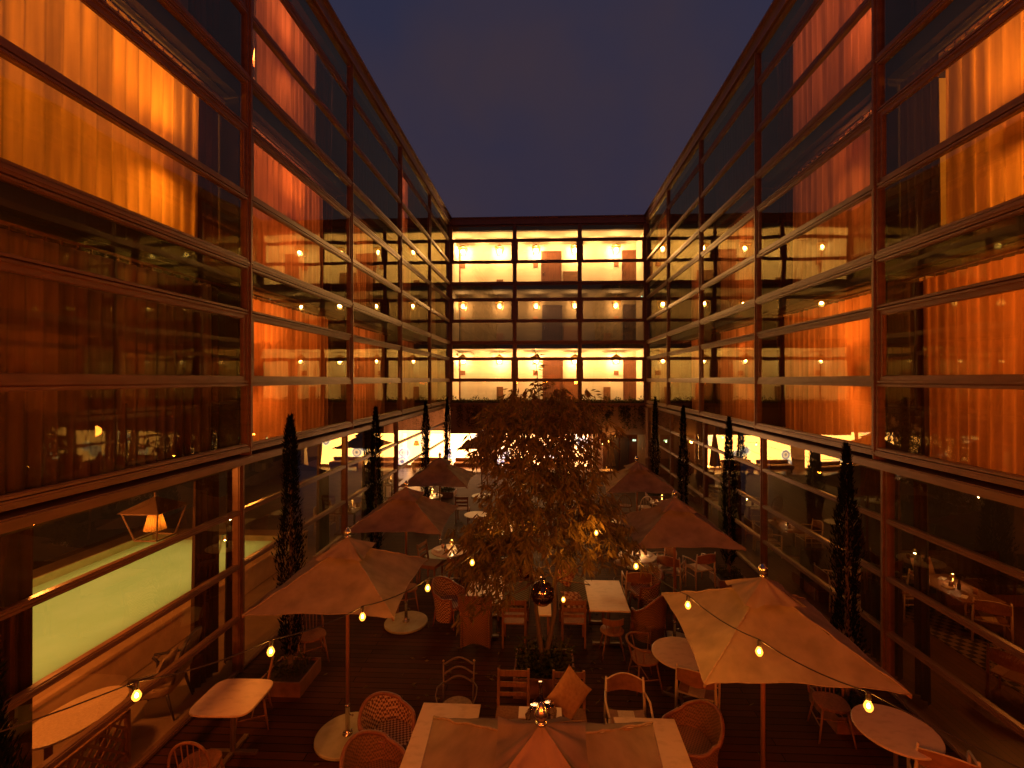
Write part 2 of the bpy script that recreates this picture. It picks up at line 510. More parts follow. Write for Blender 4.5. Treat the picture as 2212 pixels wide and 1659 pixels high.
def upper(fc, us, mw=0.026):
    u0, u1 = us[0], us[-1]
    for u in us:
        fc.mullion(u, FL[0] - 0.10, FL[3] - 0.02, mw)
    for k in range(3):
        for a, b in zip(us[:-1], us[1:]):
            for j, (r0, r1) in enumerate(ROWS):
                fc.window(a + mw + 0.012, b - mw - 0.012, FL[k] + r0 + 0.010, FL[k] + r1 - 0.010, sash=(j == 1))
        mb = MB()                                          # band at the floor level, stepped
        for a, b in zip(us[:-1], us[1:]):
            fc.box(mb, a + mw + 0.003, b - mw - 0.003, FL[k] - 0.041, FL[k] + 0.044, -0.012, 0.12)
            fc.box(mb, a + mw + 0.003, b - mw - 0.003, FL[k] - 0.008, FL[k] + 0.02, -0.026, -0.012)
            for zz in (0.047, 1.10, 2.28, 3.043): fc.box(mb, a + mw + 0.021, b - mw - 0.021, FL[k] + zz - 0.02, FL[k] + zz + 0.02, 0.06, 0.13)
        mb.build("floor_band", M_frame, fc.root, world=True)
    mb = MB()                                              # parapet
    fc.box(mb, u0 - 0.0, u1 + 0.0, FL[3] + 0.0, ROOF - 0.05, -0.03, 0.25)
    fc.box(mb, u0 - 0.0, u1 + 0.0, ROOF - 0.05, ROOF, -0.12, 0.4)
    fc.box(mb, u0 - 0.0, u1 + 0.0, FL[3] - 0.02, FL[3] + 0.06, -0.055, -0.031)
    mb.build("parapet", M_frame, fc.root, world=True)


def ground_floor(fc, us, rows, dw, skip=()):
    for u in us:
        fc.mullion(u, 0.0, 3.499, 0.026, dw)
    for i, (a, b) in enumerate(zip(us[:-1], us[1:])):
        if i in skip: continue
        for j, (r0, r1) in enumerate(rows):
            fc.window(a + 0.038, b - 0.038, r0 + 0.003, r1 - 0.003, dw=dw)
    mb = MB()
    u0, u1 = us[0], us[-1]
    fc.box(mb, u0, u1, 3.55, 3.64, -0.075, 0.30); fc.box(mb, u0, u1, 3.50, 3.547, -0.02, 0.30)
    fc.box(mb, u0, u1, 3.60, 3.625, -0.10, -0.076)
    mb.build("cornice", M_frame, fc.root, world=True)


def slabs(fc, us, depth, mwall, parts=True, floor_m=None):
    mb = MB()
    u0, u1 = us[0], us[-1]
    for k in range(3):
        z = FL[k]
        fc.box(mb, u0, u1, z - 0.30 + (0.24 if k == 0 else 0), z - 0.002, 0.145, depth)
    fc.box(mb, u0, u1, FL[3] - 0.30, FL[3] - 0.03, 0.145, depth)
    fc.box(mb, u0, u1, FL[3] - 0.03, FL[3], 0.41, depth)
    mb.build("floor_slab", M_slab, fc.root, world=True)
    mb = MB()
    for k in range(3):
        fc.box(mb, u0, u1, FL[k], FL[k + 1] - 0.302, depth - 0.15, depth)
        if parts:
            for u in us:
                a, b = max(u - 0.06, u0), min(u + 0.06, u1)
                fc.box(mb, a, b, FL[k], FL[k + 1] - 0.302, 0.64, depth - 0.152)
    mb.build("inner_wall", mwall, fc.root, world=True)
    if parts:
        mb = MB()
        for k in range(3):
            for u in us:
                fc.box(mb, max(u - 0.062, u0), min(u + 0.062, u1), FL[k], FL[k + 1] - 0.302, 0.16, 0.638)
        mb.build("shaded_partition_end", M_slab, fc.root, world=True)  # partition ends coloured dark so they look shaded
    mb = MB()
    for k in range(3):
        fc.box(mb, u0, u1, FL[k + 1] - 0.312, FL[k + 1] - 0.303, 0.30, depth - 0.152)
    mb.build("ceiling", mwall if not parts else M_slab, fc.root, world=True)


GROWS = ((0.03, 0.92), (0.92, 1.78), (1.78, 2.68), (2.68, 3.5))
us_side = [YB - BAY * i for i in range(7)][::-1]

lw = thing("hotel_wing", "long glass facade wing with pool room under it, on the left of the courtyard", "building", (-XL, 11, 0))
rw = thing("hotel_wing", "long glass facade wing with dining room under it, on the right of the courtyard", "building", (XR, 11, 0))
bw = thing("hotel_wing", "end wing with brightly lit corridors, lanterns and doors across the courtyard", "building", (0, YB, 0))
fL, fR, fB = Facade(lw, "L", XL), Facade(rw, "R", XR), Facade(bw, "B", YB)
upper(fL, us_side); upper(fR, us_side)
ground_floor(fL, us_side, GROWS, REC); ground_floor(fR, us_side, GROWS, REC)
slabs(fL, us_side, 4.6, M_inner); slabs(fR, us_side, 4.6, M_inner)
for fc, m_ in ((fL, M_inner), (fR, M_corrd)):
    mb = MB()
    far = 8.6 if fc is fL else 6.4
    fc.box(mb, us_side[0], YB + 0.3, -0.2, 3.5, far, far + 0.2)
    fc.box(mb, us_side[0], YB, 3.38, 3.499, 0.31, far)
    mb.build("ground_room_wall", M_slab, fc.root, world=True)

# end wing
w3 = (XL + XR) / 3
us_b = [-XL, -XL + w3, -XL + 2 * w3, XR]
upper(fB, us_b, 0.055)
DEP = 2.55
slabs(fB, us_b, DEP + 0.15, M_corr, parts=False)
# dark sheets over the middle corridor plaster: its weaker light put into colour
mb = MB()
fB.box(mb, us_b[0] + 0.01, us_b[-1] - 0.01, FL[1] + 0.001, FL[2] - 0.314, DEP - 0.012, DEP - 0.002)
mb.build("dimmed_wall_sheet", M_corrd, bw, world=True)
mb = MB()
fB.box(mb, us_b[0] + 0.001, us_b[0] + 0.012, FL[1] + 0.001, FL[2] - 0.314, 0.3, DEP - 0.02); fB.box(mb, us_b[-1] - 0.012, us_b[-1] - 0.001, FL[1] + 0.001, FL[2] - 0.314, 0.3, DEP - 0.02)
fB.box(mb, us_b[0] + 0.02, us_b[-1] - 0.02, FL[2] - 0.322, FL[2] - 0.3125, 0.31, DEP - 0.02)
mb.build("dimmed_side_sheet", M_corrd, bw, world=True)
mb = MB()
for k in range(3):
    fB.box(mb, us_b[0] - 0.1, us_b[0] - 0.001, FL[k], FL[k + 1] - 0.31, 0.3, DEP)
    fB.box(mb, us_b[-1] + 0.001, us_b[-1] + 0.1, FL[k], FL[k + 1] - 0.31, 0.3, DEP)
mb.build("end_wall", M_corr, bw, world=True)


def bx(px, Y):  # x on the end wing at depth Y for an image column (2212 px wide frame)
    xc = (px - 1106 - SH) / F
    c, s = math.cos(THETA), math.sin(THETA)
    t = Y / (c + xc * s)
    return t * (-s + xc * c)


YW = YB + DEP
for k, z in enumerate(FL[:3]):
    dm = M_doord if k == 1 else M_door
    for a, b in ((960, 984), (1169, 1213), (1343, 1388)):
        x0, x1 = bx(a + (2 - k) * 1.5, YW), bx(b + (2 - k) * 1.5, YW)
        if x0 < -XL: x0 = -XL + 0.02
        mb = MB()
        mb.box((x0 + 0.07, YW - 0.035, z + 0.01), (x1 - 0.07, YW - 0.013, z + 2.28))
        d = mb.build("door", dm, bw, world=True)
        mb = MB()
        mb.box((x0, YW - 0.06, z), (x0 + 0.068, YW - 0.013, z + 2.35)); mb.box((x1 - 0.068, YW - 0.06, z), (x1, YW - 0.013, z + 2.35))
        mb.box((x0 + 0.07, YW - 0.06, z + 2.283), (x1 - 0.07, YW - 0.013, z + 2.35))
        mb.build("door_frame", dm, d, world=True)
        hx = (x0 + 0.16) if a > 1000 else (x1 - 0.16)
        mb = MB(); mb.box((hx - 0.02, YW - 0.05, z + 0.95), (hx + 0.02, YW - 0.036, z + 1.15)); mb.tube([(hx, YW - 0.05, z + 1.08), (hx, YW - 0.09, z + 1.08), (hx + (0.11 if a > 1000 else -0.11), YW - 0.09, z + 1.08)], 0.011, 6)
        mb.build("door_handle", M_steel, d, world=True)
    for px, zz, w_, h_ in ((1000, 1.55, .28, .26), (1157, 1.55, .28, .26), (1331, 1.55, .28, .26)):
        x = bx(px, YW)
        MB().box((x - w_ / 2, YW - 0.03, z + zz - h_ / 2), (x + w_ / 2, YW - 0.013, z + zz + h_ / 2)).build("number_plate", M_corten, bw, world=True)
    for px, zt, w_ in ((1080, 0.75, .38), (1233, 1.18, .86)) + (((1311, 0.74, .40),) if k < 2 else ()):
        x = bx(px, YW)
        MB().box((x - w_ / 2, YW - 0.05, z + 0.0), (x + w_ / 2, YW - 0.013, z + zt)).build("wall_hatch", M_metal if k == 1 else M_frame, bw, world=True, bevel=0.006)

# roof edge corner cap and ground storey of the end wing
mb = MB()
mb.box((-XL, YB + 0.0, 3.42), (XR, YB + 0.40, 3.66)); mb.box((-XL, YB + 0.06, 2.06), (XR, YB + 0.36, 3.42))
M_gwall = noisy(mat("warm_plaster", (0.34, 0.20, 0.13), 0.8), (0.27, 0.15, 0.095), 2.5, 8)
mb.build("ground_wall", M_gwall, bw, world=True)
for xa, xb in ((-3.22, -2.98), (2.5, 2.72), (4.86, XR)):
    MB().box((xa, YB + 0.1, 0), (xb, YB + 0.4, 2.055)).build("pillar", M_palew, bw, world=True)
mb = MB()
mb.box((3.05, YB + 0.32, 0), (3.3, YB + 0.36, 2.06)); mb.box((3.31, YB + 0.34, 0), (4.85, YB + 0.38, 2.06))
mb.build("wood_panelling", M_door, bw, world=True)
for x in (3.42, 3.95):
    d = MB().box((x, YB + 0.27, 0.0), (x + 0.46, YB + 0.33, 1.95)).build("service_door", M_doord, bw, world=True)
    MB().tube([(x + 0.38, YB + 0.24, 0.8), (x + 0.38, YB + 0.24, 1.15)], 0.012, 6).build("door_handle", M_steel, d, world=True)
mb = MB()
mb.box((-9, YB + 5.0, 0), (9, YB + 5.2, 3.4)); mb.box((-9, YB + 0.4, 3.42), (9, YB + 5.2, 3.5)); mb.box((-9, YB + 0.5, 0), (-8.9, YB + 5, 3.4)); mb.box((8.9, YB + 0.5, 0), (9, YB + 5, 3.4))
mb.build("lounge_wall", M_gwall, bw, world=True)

# rear wing behind the camera (closes the courtyard and lights the near parasols)
qw = thing("hotel_wing", "low terrace wing with lit windows closing the near end of the courtyard", "building", (0, -1.6, 0))
fQ = Facade(qw, "Q", -1.6)
mb = MB()
fQ.box(mb, -XL, XR, 0, 2.6, 0, 0.3); fQ.box(mb, -XL, XR, 5.6, 6.4, 0, 0.3)
for a in (-XL, -1.7, 1.7, XR - 0.3): fQ.box(mb, a, a + 0.3, 2.6, 5.6, 0, 0.3)
fQ.box(mb, -XL, XR, 2.4, 2.6, 0.3, 4); fQ.box(mb, -XL, XR, 5.6, 5.8, 0.3, 4); fQ.box(mb, -XL, XR, 2.6, 5.6, 3.8, 4)
mb.build("wall", M_gwall, qw, world=True)
for x in (-3.2, 0.1, 3.4):
    lamp("room_light", (x, -2.6, 4.6), 520, (1, 0.17, 0.014), 0.25, qw, world=True)

# ------------------------------------------------------------------ curtains, one set per room
# (look, power, colour, lamp position in the bay (0..1), height, sheer from..to as a share of the bay)
CUR = {
    ("L", 2, 1): ("amber lit", 120, (1, .29, .012), .69, 1.35, .00, .86),
    ("L", 3, 1): ("dim brown", 3, (1, .28, .05), .2, 1.6, .0, .8),
    ("L", 1, 1): ("unlit brown", 1.0, (1, .20, .03), .3, 1.5, .0, .93),
    ("L", 3, 2): ("pink lit", 60, (1, .21, .05), .45, 1.7, .16, .74),
    ("L", 2, 2): ("orange lit", 70, (1, .20, .03), .5, 1.6, .12, .82),
    ("L", 1, 2): ("orange lit", 88, (1, .20, .018), .3, 1.5, .0, .88),
    ("L", 3, 3): ("unlit grey", 0, 0, 0, 0, .1, .8),
    ("L", 2, 3): ("brown", 22, (1, .22, .03), .4, 1.6, .05, .6),
    ("L", 1, 3): ("orange lit", 42, (1, .22, .03), .4, 1.6, .0, .85),
    ("L", 3, 4): ("pink lit", 48, (1, .21, .055), .3, 1.7, .02, .48),
    ("L", 2, 4): ("faintly lit", 14, (1, .22, .04), .3, 1.7, .0, .6),
    ("L", 1, 4): ("faintly lit", 20, (1, .22, .04), .3, 1.7, .0, .7),
    ("R", 3, 1): ("unlit grey", 1.0, (1, .3, .05), .3, 1.6, .0, .7),
    ("R", 2, 1): ("amber lit", 90, (1, .27, .012), .55, 1.25, .0, .82),
    ("R", 1, 1): ("deep orange lit", 90, (1, .19, .012), .35, 1.5, .0, .91),
    ("R", 3, 2): ("red orange lit", 62, (1, .20, .045), .2, 1.9, .12, .78),
    ("R", 2, 2): ("greyish pink", 34, (1, .22, .03), .3, 2.3, .02, .78),
    ("R", 1, 2): ("orange lit", 85, (1, .21, .018), .3, 1.5, .10, .86),
    ("R", 3, 3): ("unlit grey", 0, 0, 0, 0, .1, .85),
    ("R", 2, 3): ("orange lit", 34, (1, .22, .03), .4, 1.6, .1, .8),
    ("R", 1, 3): ("orange lit", 46, (1, .22, .025), .4, 1.6, .1, .8),
    ("R", 3, 4): ("dark", 0, 0, 0, 0, .2, .8),
    ("R", 2, 4): ("reddish lit", 22, (1, .20, .04), .3, 1.7, .0, .5),
    ("R", 1, 4): ("orange lit", 30, (1, .22, .03), .3, 1.6, .0, .5),
    ("L", 3, 5): ("dark", 0, 0, 0, 0, .1, .5), ("L", 2, 5): ("faintly lit", 8, (1, .2, .04), .4, 1.6, .1, .6), ("L", 1, 5): ("orange lit", 16, (1, .22, .03), .4, 1.6, .1, .7),
    ("R", 3, 5): ("reddish lit", 18, (1, .2, .04), .4, 1.6, .1, .8), ("R", 2, 5): ("dark", 0, 0, 0, 0, .1, .6), ("R", 1, 5): ("orange lit", 14, (1, .22, .03), .4, 1.6, .1, .7),
}
DARKDRAPE = {("R", 3, 1), ("R", 2, 1), ("L", 3, 3), ("R", 3, 3), ("R", 3, 4)}


def pleat(fc, mb, u0, u1, z0, z1, w, amp, per, rr, flare=0.0):
    ph = rr.random() * 6; ks = [rr.uniform(0.75, 1.25) for _ in range(400)]
    n = max(8, int((u1 - u0) / per * 8))

    def fn(a, b):
        u = u0 + (u1 - u0) * a
        q = (u - u0) / per
        i = int(q); s = abs(math.sin(PI * q + ph * 0.0))
        am = amp * ks[i % 400] * (0.55 + 0.45 * (1 - b) ** 0.7 + 0.1)
        wob = 0.018 * math.sin(3.1 * u + ph + 1.4 * b) * (1 - b)
        return fc.P(u + 0.012 * math.sin(ks[i % 400] * 30 + 3 * b) * (1 - b), z0 + (z1 - z0) * b, w + am * s ** 1.3 + wob)
    mb.grid(fn, n, 6)


for (side, st, nb), (look, pw, col, lu, lz, s0, s1) in CUR.items():
    fc = fL if side == "L" else fR
    rr = random.Random(hash((ord(side), st, nb)) % 9973)
    ua = us_side[nb]                  # nb 1: bay nearest the camera that is in view
    ub = ua + BAY
    z = FL[st - 1]
    B = ub - ua
    a, b = ua + 0.1 + s0 * (B - .2), ua + 0.1 + s1 * (B - .2)
    lab = f"{look} sheer curtain, {STO[st-1]} upper floor of {'left' if side=='L' else 'right'} wing, {ORD[nb-1]} bay from the camera"
    t = thing("window_curtain", lab, "curtain", fc.P((a + b) / 2, z, 0.4), 0, "curtains in the hotel room windows")
    mb = MB(); pleat(fc, mb, a, b, z + 0.03, z + 2.64, 0.36, 0.075, rr.uniform(0.15, 0.2), rr)
    mb.build("sheer", M_sheer if pw else M_greyc, t, True, world=True)
    mb = MB(); fc.box(mb, ua + 0.07, ub - 0.07, z + 2.69, z + 2.72, 0.37, 0.42)
    q = a
    while q < b:
        fc.box(mb, q, q + 0.012, z + 2.64, z + 2.69, 0.39, 0.402)
        fc.box(mb, q - 0.03, q + 0.04, z + 2.652, z + 2.66, 0.383, 0.388); q += 0.17
    mb.build("curtain_rail", M_frame, t, world=True)
    dr = []
    if s0 > 0.01: dr.append((ua + 0.09, a + 0.04))
    else: dr.append((ua + 0.08, ua + 0.42))
    if s1 < 0.99: dr.append((b - 0.04, ub - 0.09))
    for c, d in dr:
        mb = MB(); pleat(fc, mb, c, d, z + 0.03, z + 2.66, 0.46 if (side, st, nb) != ("R", 2, 1) else .28, 0.09, 0.14, rr)
        mb.build("drape", M_greyc if (side, st, nb) in DARKDRAPE else M_drape, t, True, world=True)
    if pw:
        u = ua + B * lu
        big = lamp("room_lamp_light", fc.P(u, z + lz, .95), pw * 1.6, col, 0.10)
        lamp("room_ceiling_light", fc.P(ua + B * .5, z + 2.3, 2.6), pw * 2.4, col, 0.3, fc.root, world=True)
        # standing lamp inside the room that gives this light
        p = fc.P(u, z, .95)
        rl = thing("floor_lamp", f"shaded floor lamp behind the curtain, {STO[st-1]} upper floor, {'left' if side=='L' else 'right'} wing, {ORD[nb-1]} bay", "lamp", p, 0, "lamps in the hotel rooms")
        h_ = lz - 0.12
        MB().lathe([(0.14, 0.0), (0.14, 0.02), (0.012, 0.03), (0.012, h_), (0.03, h_ + .01)], 16).build("stand", M_brass, rl)
        sh_ = MB(); sh_.lathe([(0.19, h_ - 0.06), (0.15, h_ + 0.24)], 24)
        sh_.f = sh_.f[:-2]
        sh_.build("lamp_shade", M_shade, rl, True) if False else sh_.build("lamp_shade", M_sheer, rl, True)
        big.parent = rl; big.location = (0, 0, lz)

# ------------------------------------------------------------------ corridor lanterns of the end wing
def lantern_mesh(root, s=1.0, bulb=M_lantern):
    mb = MB()
    t, b, h = 0.17 * s, 0.11 * s, 0.30 * s
    for sx in (-1, 1):
        for sy in (-1, 1):
            mb.tube([(sx * b, sy * b, -h), (sx * t, sy * t, 0)], 0.008 * s, 5)
    for r, z in ((b, -h), (t, 0)):
        mb.bar((-r, -r, z), (r, -r, z), .014 * s, .014 * s); mb.bar((-r, r, z), (r, r, z), .014 * s, .014 * s)
        mb.bar((-r, -r, z), (-r, r, z), .012 * s, .012 * s); mb.bar((r, -r, z), (r, r, z), .012 * s, .012 * s)
    mb._add([(-t, -t, 0), (t, -t, 0), (t, t, 0), (-t, t, 0), (0, 0, .13 * s)], [(0, 1, 4), (1, 2, 4), (2, 3, 4), (3, 0, 4)])
    mb.tube([(0, 0, .12 * s), (0, 0, .30 * s)], .008 * s, 6)
    mb.build("lantern_frame", M_brass, root)
    g = MB()
    g._add([(-b, -b, -h), (b, -b, -h), (b, b, -h), (-b, b, -h), (-t, -t, 0), (t, -t, 0), (t, t, 0), (-t, t, 0)], [(0, 1, 5, 4), (1, 2, 6, 5), (2, 3, 7, 6), (3, 0, 4, 7)])
    g.build("glass", M_clear, root)
    MB().ball((0, 0, -.16 * s), .09 * s, 12, 8, 1.2).build("bulb", bulb, root, True)


M_lanternd = emit("dim_lantern_bulb_glow", (1.0, 0.62, 0.22), 3.5, True)
proto = thing("corridor_lantern", "x", "lantern", (0, 0, -20))
lantern_mesh(proto, 1.35)
mb = MB()
for a in range(8):
    an = a * PI / 4
    mb.tube([(0, 0, .30), (.16 * math.cos(an), .16 * math.sin(an), .26), (.30 * math.cos(an), .30 * math.sin(an), .33)], .007, 4)
mb.build("ceiling_spider", M_brass, proto)
first = True
PWR = (165, 2.5, 215)
for k in range(3):
    for i, px in enumerate((1000, 1079, 1158, 1242, 1331)):
        z = FL[k] + 2.43
        loc = (bx(px, YB + 1.95), YB + 1.95, z)
        lab = f"{['glowing','smaller dimmer','starry bright'][k]} ceiling lantern in the {STO[k]} upper corridor, {ORD[i]} from the left"
        if first:
            o = proto; o.location = loc; o["label"] = lab; o["group"] = "lanterns along the end corridors"; first = False
        else:
            o = dup(proto, loc, 0, lab, "lanterns along the end corridors")
        if k == 1:
            for ch in o.children:
                if ch.name.startswith("bulb"):
                    ch.material_slots[0].link = "OBJECT"; ch.material_slots[0].material = M_lanternd
        lamp("lantern_light", (0, 0, -.16), PWR[k] * (1.8 if (k == 1 and i == 4) else 1), (1, .50, .15), 0.07, o)

# exit sign boxes
M_exit = emit("exit_sign_glow", (0.75, 1.0, 0.65), 1.6)
def exit_sign(loc, label):
    t = thing("exit_sign", label, "sign", loc)
    MB().box((-.10, 0.005, -.055), (.10, .05, .055)).build("sign_box", M_metal, t)
    MB().box((-.085, -.0, -.042), (.085, .004, .042)).build("light_panel", M_exit, t)
    mb = MB()      # running figure and arrow
    mb.ball((.03, -.006, .035), .010, 8, 6)
    mb.bar((.02, -.005, .025), (.0, -.005, -.01), .006, .012); mb.bar((.0, -.005, -.01), (.03, -.005, -.03), .006, .008); mb.bar((0, -.005, -.01), (-.03, -.005, -.035), .006, .008)
    mb.bar((.015, -.005, .018), (.045, -.005, .005), .005, .007); mb.bar((-.10, -.005, 0), (-.05, -.005, 0), .006, .01)
    mb.build("pictogram", mat("exit_green", (0.02, 0.25, 0.09), .5), t)
exit_sign((bx(1388, YB + .8), YB + .8, FL[1] + 2.48), "small green exit sign under the ceiling of the middle end corridor")
exit_sign((4.62, YB - .05, 1.78), "small pale green exit sign by the dark doors at ground level")
lamp("exit_glow", (4.62, YB - .15, 1.74), .8, (.6, 1, .6), .04)

# ------------------------------------------------------------------ backlit wall panels in the lounge
M_mural = emit("backlit_panel_glow", (1.0, 0.42, 0.13), 11.0)
e_ = M_mural.node_tree.nodes["Emission"]
tc_ = N(M_mural, "ShaderNodeTexCoord"); vo_ = N(M_mural, "ShaderNodeTexVoronoi"); wv_ = N(M_mural, "ShaderNodeMapRange"); mx_ = N(M_mural, "ShaderNodeMix")
mp_ = N(M_mural, "ShaderNodeMapping"); mp_.inputs["Scale"].default_value = (1, 0, 1.15); mp_.inputs["Location"].default_value = (.3, 0, .1)
vo_.inputs["Scale"].default_value = 0.85
cr_ = N(M_mural, "ShaderNodeValToRGB")
for pos, c in ((0.0, (.10, .05, .06)), (.10, (.035, .03, .05)), (.17, (.35, .2, .12)), (.24, (.07, .06, .10)), (.30, (.5, .34, .2))):
    q_ = cr_.color_ramp.elements.new(pos); q_.color = (*c, 1)
cr_.color_ramp.elements[-1].position = .36; cr_.color_ramp.elements[-1].color = (1.0, .42, .13, 1)
L(M_mural, tc_.outputs["Object"], mp_.inputs[0]); L(M_mural, mp_.outputs[0], vo_.inputs["Vector"]); L(M_mural, vo_.outputs["Distance"], cr_.inputs[0]); L(M_mural, cr_.outputs[0], e_.inputs[0])
for (x0, x1, lab) in ((-8.2, -3.3, "wide blazing white backlit panel with dark round shapes, beside the pillar"), (-2.6, 2.4, "blazing white backlit panel glimpsed through the courtyard tree")):
    t = thing("backlit_panel", lab, "light panel", ((x0 + x1) / 2, YB + 1.6, 0), 0, "backlit lounge panels")
    MB().box((x0, YB + 1.6, .12), (x1, YB + 1.66, 2.05)).build("light_panel", M_mural, t, world=True)
    mb = MB(); mb.box((x0 - .04, YB + 1.59, .08), (x1 + .04, YB + 1.67, .119)); mb.box((x0 - .04, YB + 1.59, 2.051), (x1 + .04, YB + 1.67, 2.09))
    mb.build("panel_frame", M_frame, t, world=True)
# ------------------------------------------------------------------ parasols
def parasol(name_label, cx, cy, rz=0.0, half=0.9, ze=2.10, za=2.66, base=True, seed=1, melon=False):
    rr = random.Random(seed)
    t = thing("parasol", name_label, "parasol", (cx, cy, 0), rz, "square canvas parasols on the deck")
    mb = MB()
    ph = [rr.random() * 6 for _ in range(4)]

    def panel(k):
        ca, sa = math.cos(k * PI / 2), math.sin(k * PI / 2)
        def fn(a, b):
            s = 2 * a - 1
            q = 0.10 + 0.90 * b
            inset = 0.045 * (1 - s * s) * b * b
            x = s * q * half * (1 - 0.0); y = -(q * half - inset)
            z = za - (za - ze) * (q ** 0.92) - 0.055 * (1 - s * s) * math.sin(PI * min(q, 1)) ** 0.8
            z += 0.008 * math.sin(9 * s + ph[k] + 3 * b) * b + 0.005 * math.sin(17 * b + 5 * s + ph[k]) + 0.007 * abs(s) ** 2 * math.sin(26 * s * b + ph[k])
            z += 0.022 * (1 - abs(s)) * b * b
            return (x * ca - y * sa, x * sa + y * ca, z)
        return fn
    for k in range(4): mb.grid(panel(k), 18, 14)
    mb.build("canopy", M_canvas, t, True)
    # seams along the corner ribs and hem
    mb = MB()
    for k in range(4):
        f = panel(k)
        mb.tube([Vector(f(0, j / 14)) + Vector((0, 0, .004)) for j in range(15)], .009, 5)
        mb.tube([Vector(f(i / 18, 1)) + Vector((0, 0, -.001)) for i in range(19)], .006, 5)
    mb.build("seam", M_hem, t, True)
    # vent cap on top: small loose pyramid with flared folds
    mb = MB(); hv = half * 0.34
    for k in range(4):
        ca, sa = math.cos(k * PI / 2), math.sin(k * PI / 2)
        def fn(a, b, k=k, ca=ca, sa=sa):
            s = 2 * a - 1
            q = 0.04 + 0.96 * b
            x = s * q * hv; y = -q * hv * (1 - 0.06 * (1 - s * s) * b)
            z = za + 0.085 - 0.205 * q ** 0.85 + 0.030 * (1 - abs(s)) * b * math.cos(2.4 * s + ph[k]) + 0.012 * math.sin(7 * s + 4 * b + ph[k]) * b + 0.006 * abs(s) ** 3 * b + .01 * math.sin(11 * s + ph[k]) * b
            return (x * ca - y * sa, x * sa + y * ca, z)
        mb.grid(fn, 14, 8)
    mb.build("vent_cap", M_canvas, t, True)
    mb = MB(); z0 = za + .075
    if melon:
        mb.lathe([(.03, z0), (.034, z0 + .01), (.022, z0 + .02), (.02, z0 + .03), (.045, z0 + .05), (.052, z0 + .08), (.045, z0 + .11), (.02, z0 + .135), (.001, z0 + .14)], 16)
    else:
        mb.lathe([(.036, z0), (.04, z0 + .008), (.034, z0 + .018), (.024, z0 + .026), (.036, z0 + .034), (.043, z0 + .058), (.038, z0 + .085), (.022, z0 + .115), (.008, z0 + .135), (.001, z0 + .14)], 20)
    mb.build("finial", M_steel, t, True)
    MB().tube([(0, 0, .42), (0, 0, za + .06)], .024, 12).build("pole", M_pole, t, True)
    mb = MB()
    for k in range(4):
        f = panel(k)
        pts = [Vector(f(0, j / 6)) + Vector((0, 0, -.022)) for j in range(7)]
        mb.tube(pts, .011, 5)
        c = Vector(f(0, .45)) + Vector((0, 0, -.03))
        mb.tube([c, (0, 0, za - .62)], .009, 5)
    mb.build("rib_frame", M_pole, t)
    if base:
        MB().lathe([(.001, .0), (.42, .0), (.425, .006), (.425, .034), (.415, .042), (.001, .043)], 48).build("base_plate", M_stoneb, t, False)
        mb = MB()
        mb.lathe([(.07, .044), (.07, .058), (.042, .07), (.036, .10), (.031, .11), (.031, .40), (.037, .41), (.037, .44), (.028, .45)], 20)
        for a in range(4):
            an = a * PI / 2 + .6
            mb.lathe([(.012, .058), (.012, .078), (.001, .08)], 8, (math.cos(an) * .055, math.sin(an) * .055, 0))
        mb.tube([(.03, 0, .30), (.07, -.01, .30)], .008, 6); mb.ball((.075, -.012, .30), .016, 8, 6)
        mb.build("socket", M_steel, t, True)
    return t


P1 = parasol("large beige parasol nearest the camera on the left, string light in front of it", -2.70, 6.28, 0.03, seed=1)
P2 = parasol("large beige parasol nearest on the right, glowing under a string light", 2.40, 5.22, -0.035, seed=2, melon=True)
P3 = parasol("second beige parasol on the left, right behind the large one", -2.78, 9.25, 0.01, seed=3)
P4 = parasol("second beige parasol on the right, above the round set table", 2.40, 8.70, 0.02, seed=4)
P5 = parasol("third beige parasol on the left, partly behind tree leaves", -2.92, 12.9, 0.02, seed=5)
P6 = parasol("third beige parasol on the right, in front of the dark doors", 2.45, 12.45, -0.02, seed=6, melon=True)
P7 = parasol("small distant parasol in front of the blazing backlit panel", -2.62, 19.4, 0.0, seed=7)
P8 = parasol("reddish parasol seen from above at the bottom, over the marble tables", -0.02, 2.93, 0.0, seed=8)

# folded parasol by the lamp at the far right
t = thing("folded_parasol", "closed dark parasol hanging in folds beside the wall lamp", "parasol", (3.05, 21.6, 0))
mb = MB(); mb.grid(lambda a, b: ((.05 + .16 * (1 - b) ** 1.3 + .04 * math.sin(8 * 2 * PI * a) * (1 - b)) * math.cos(2 * PI * a), (.05 + .16 * (1 - b) ** 1.3 + .04 * math.sin(8 * 2 * PI * a) * (1 - b)) * math.sin(2 * PI * a), .95 + 1.45 * b), 64, 10)
mb.build("folded_canvas", M_canvas, t, True)
MB().tube([(0, 0, 0.04), (0, 0, 2.45)], .025, 8).build("pole", M_pole, t)
MB().lathe([(.001, 0), (.3, 0), (.3, .04), (.001, .04)], 32).build("base_plate", M_stoneb, t)

# ------------------------------------------------------------------ vegetation
def leaf(mb, p, d, ln, wd, rr, fold=0.25):
    """one pointed leaf, folded along its midrib"""
    d = d.normalized()
    s = d.cross(Vector((rr.gauss(0, 1), rr.gauss(0, 1), rr.gauss(0, .6))))
    if s.length < 1e-4: s = d.orthogonal()
    s.normalize(); n = d.cross(s)
    m = p + d * ln * .45 - n * wd * fold
    b = len(mb.v)
    mb.v += [tuple(p), tuple(m + s * wd / 2 + n * wd * fold), tuple(p + d * ln + n * ln * .05), tuple(m - s * wd / 2 + n * wd * fold), tuple(p + d * ln * .5)]
    mb.f += [(b, b + 1, b + 2, b + 4), (b, b + 4, b + 2, b + 3)]


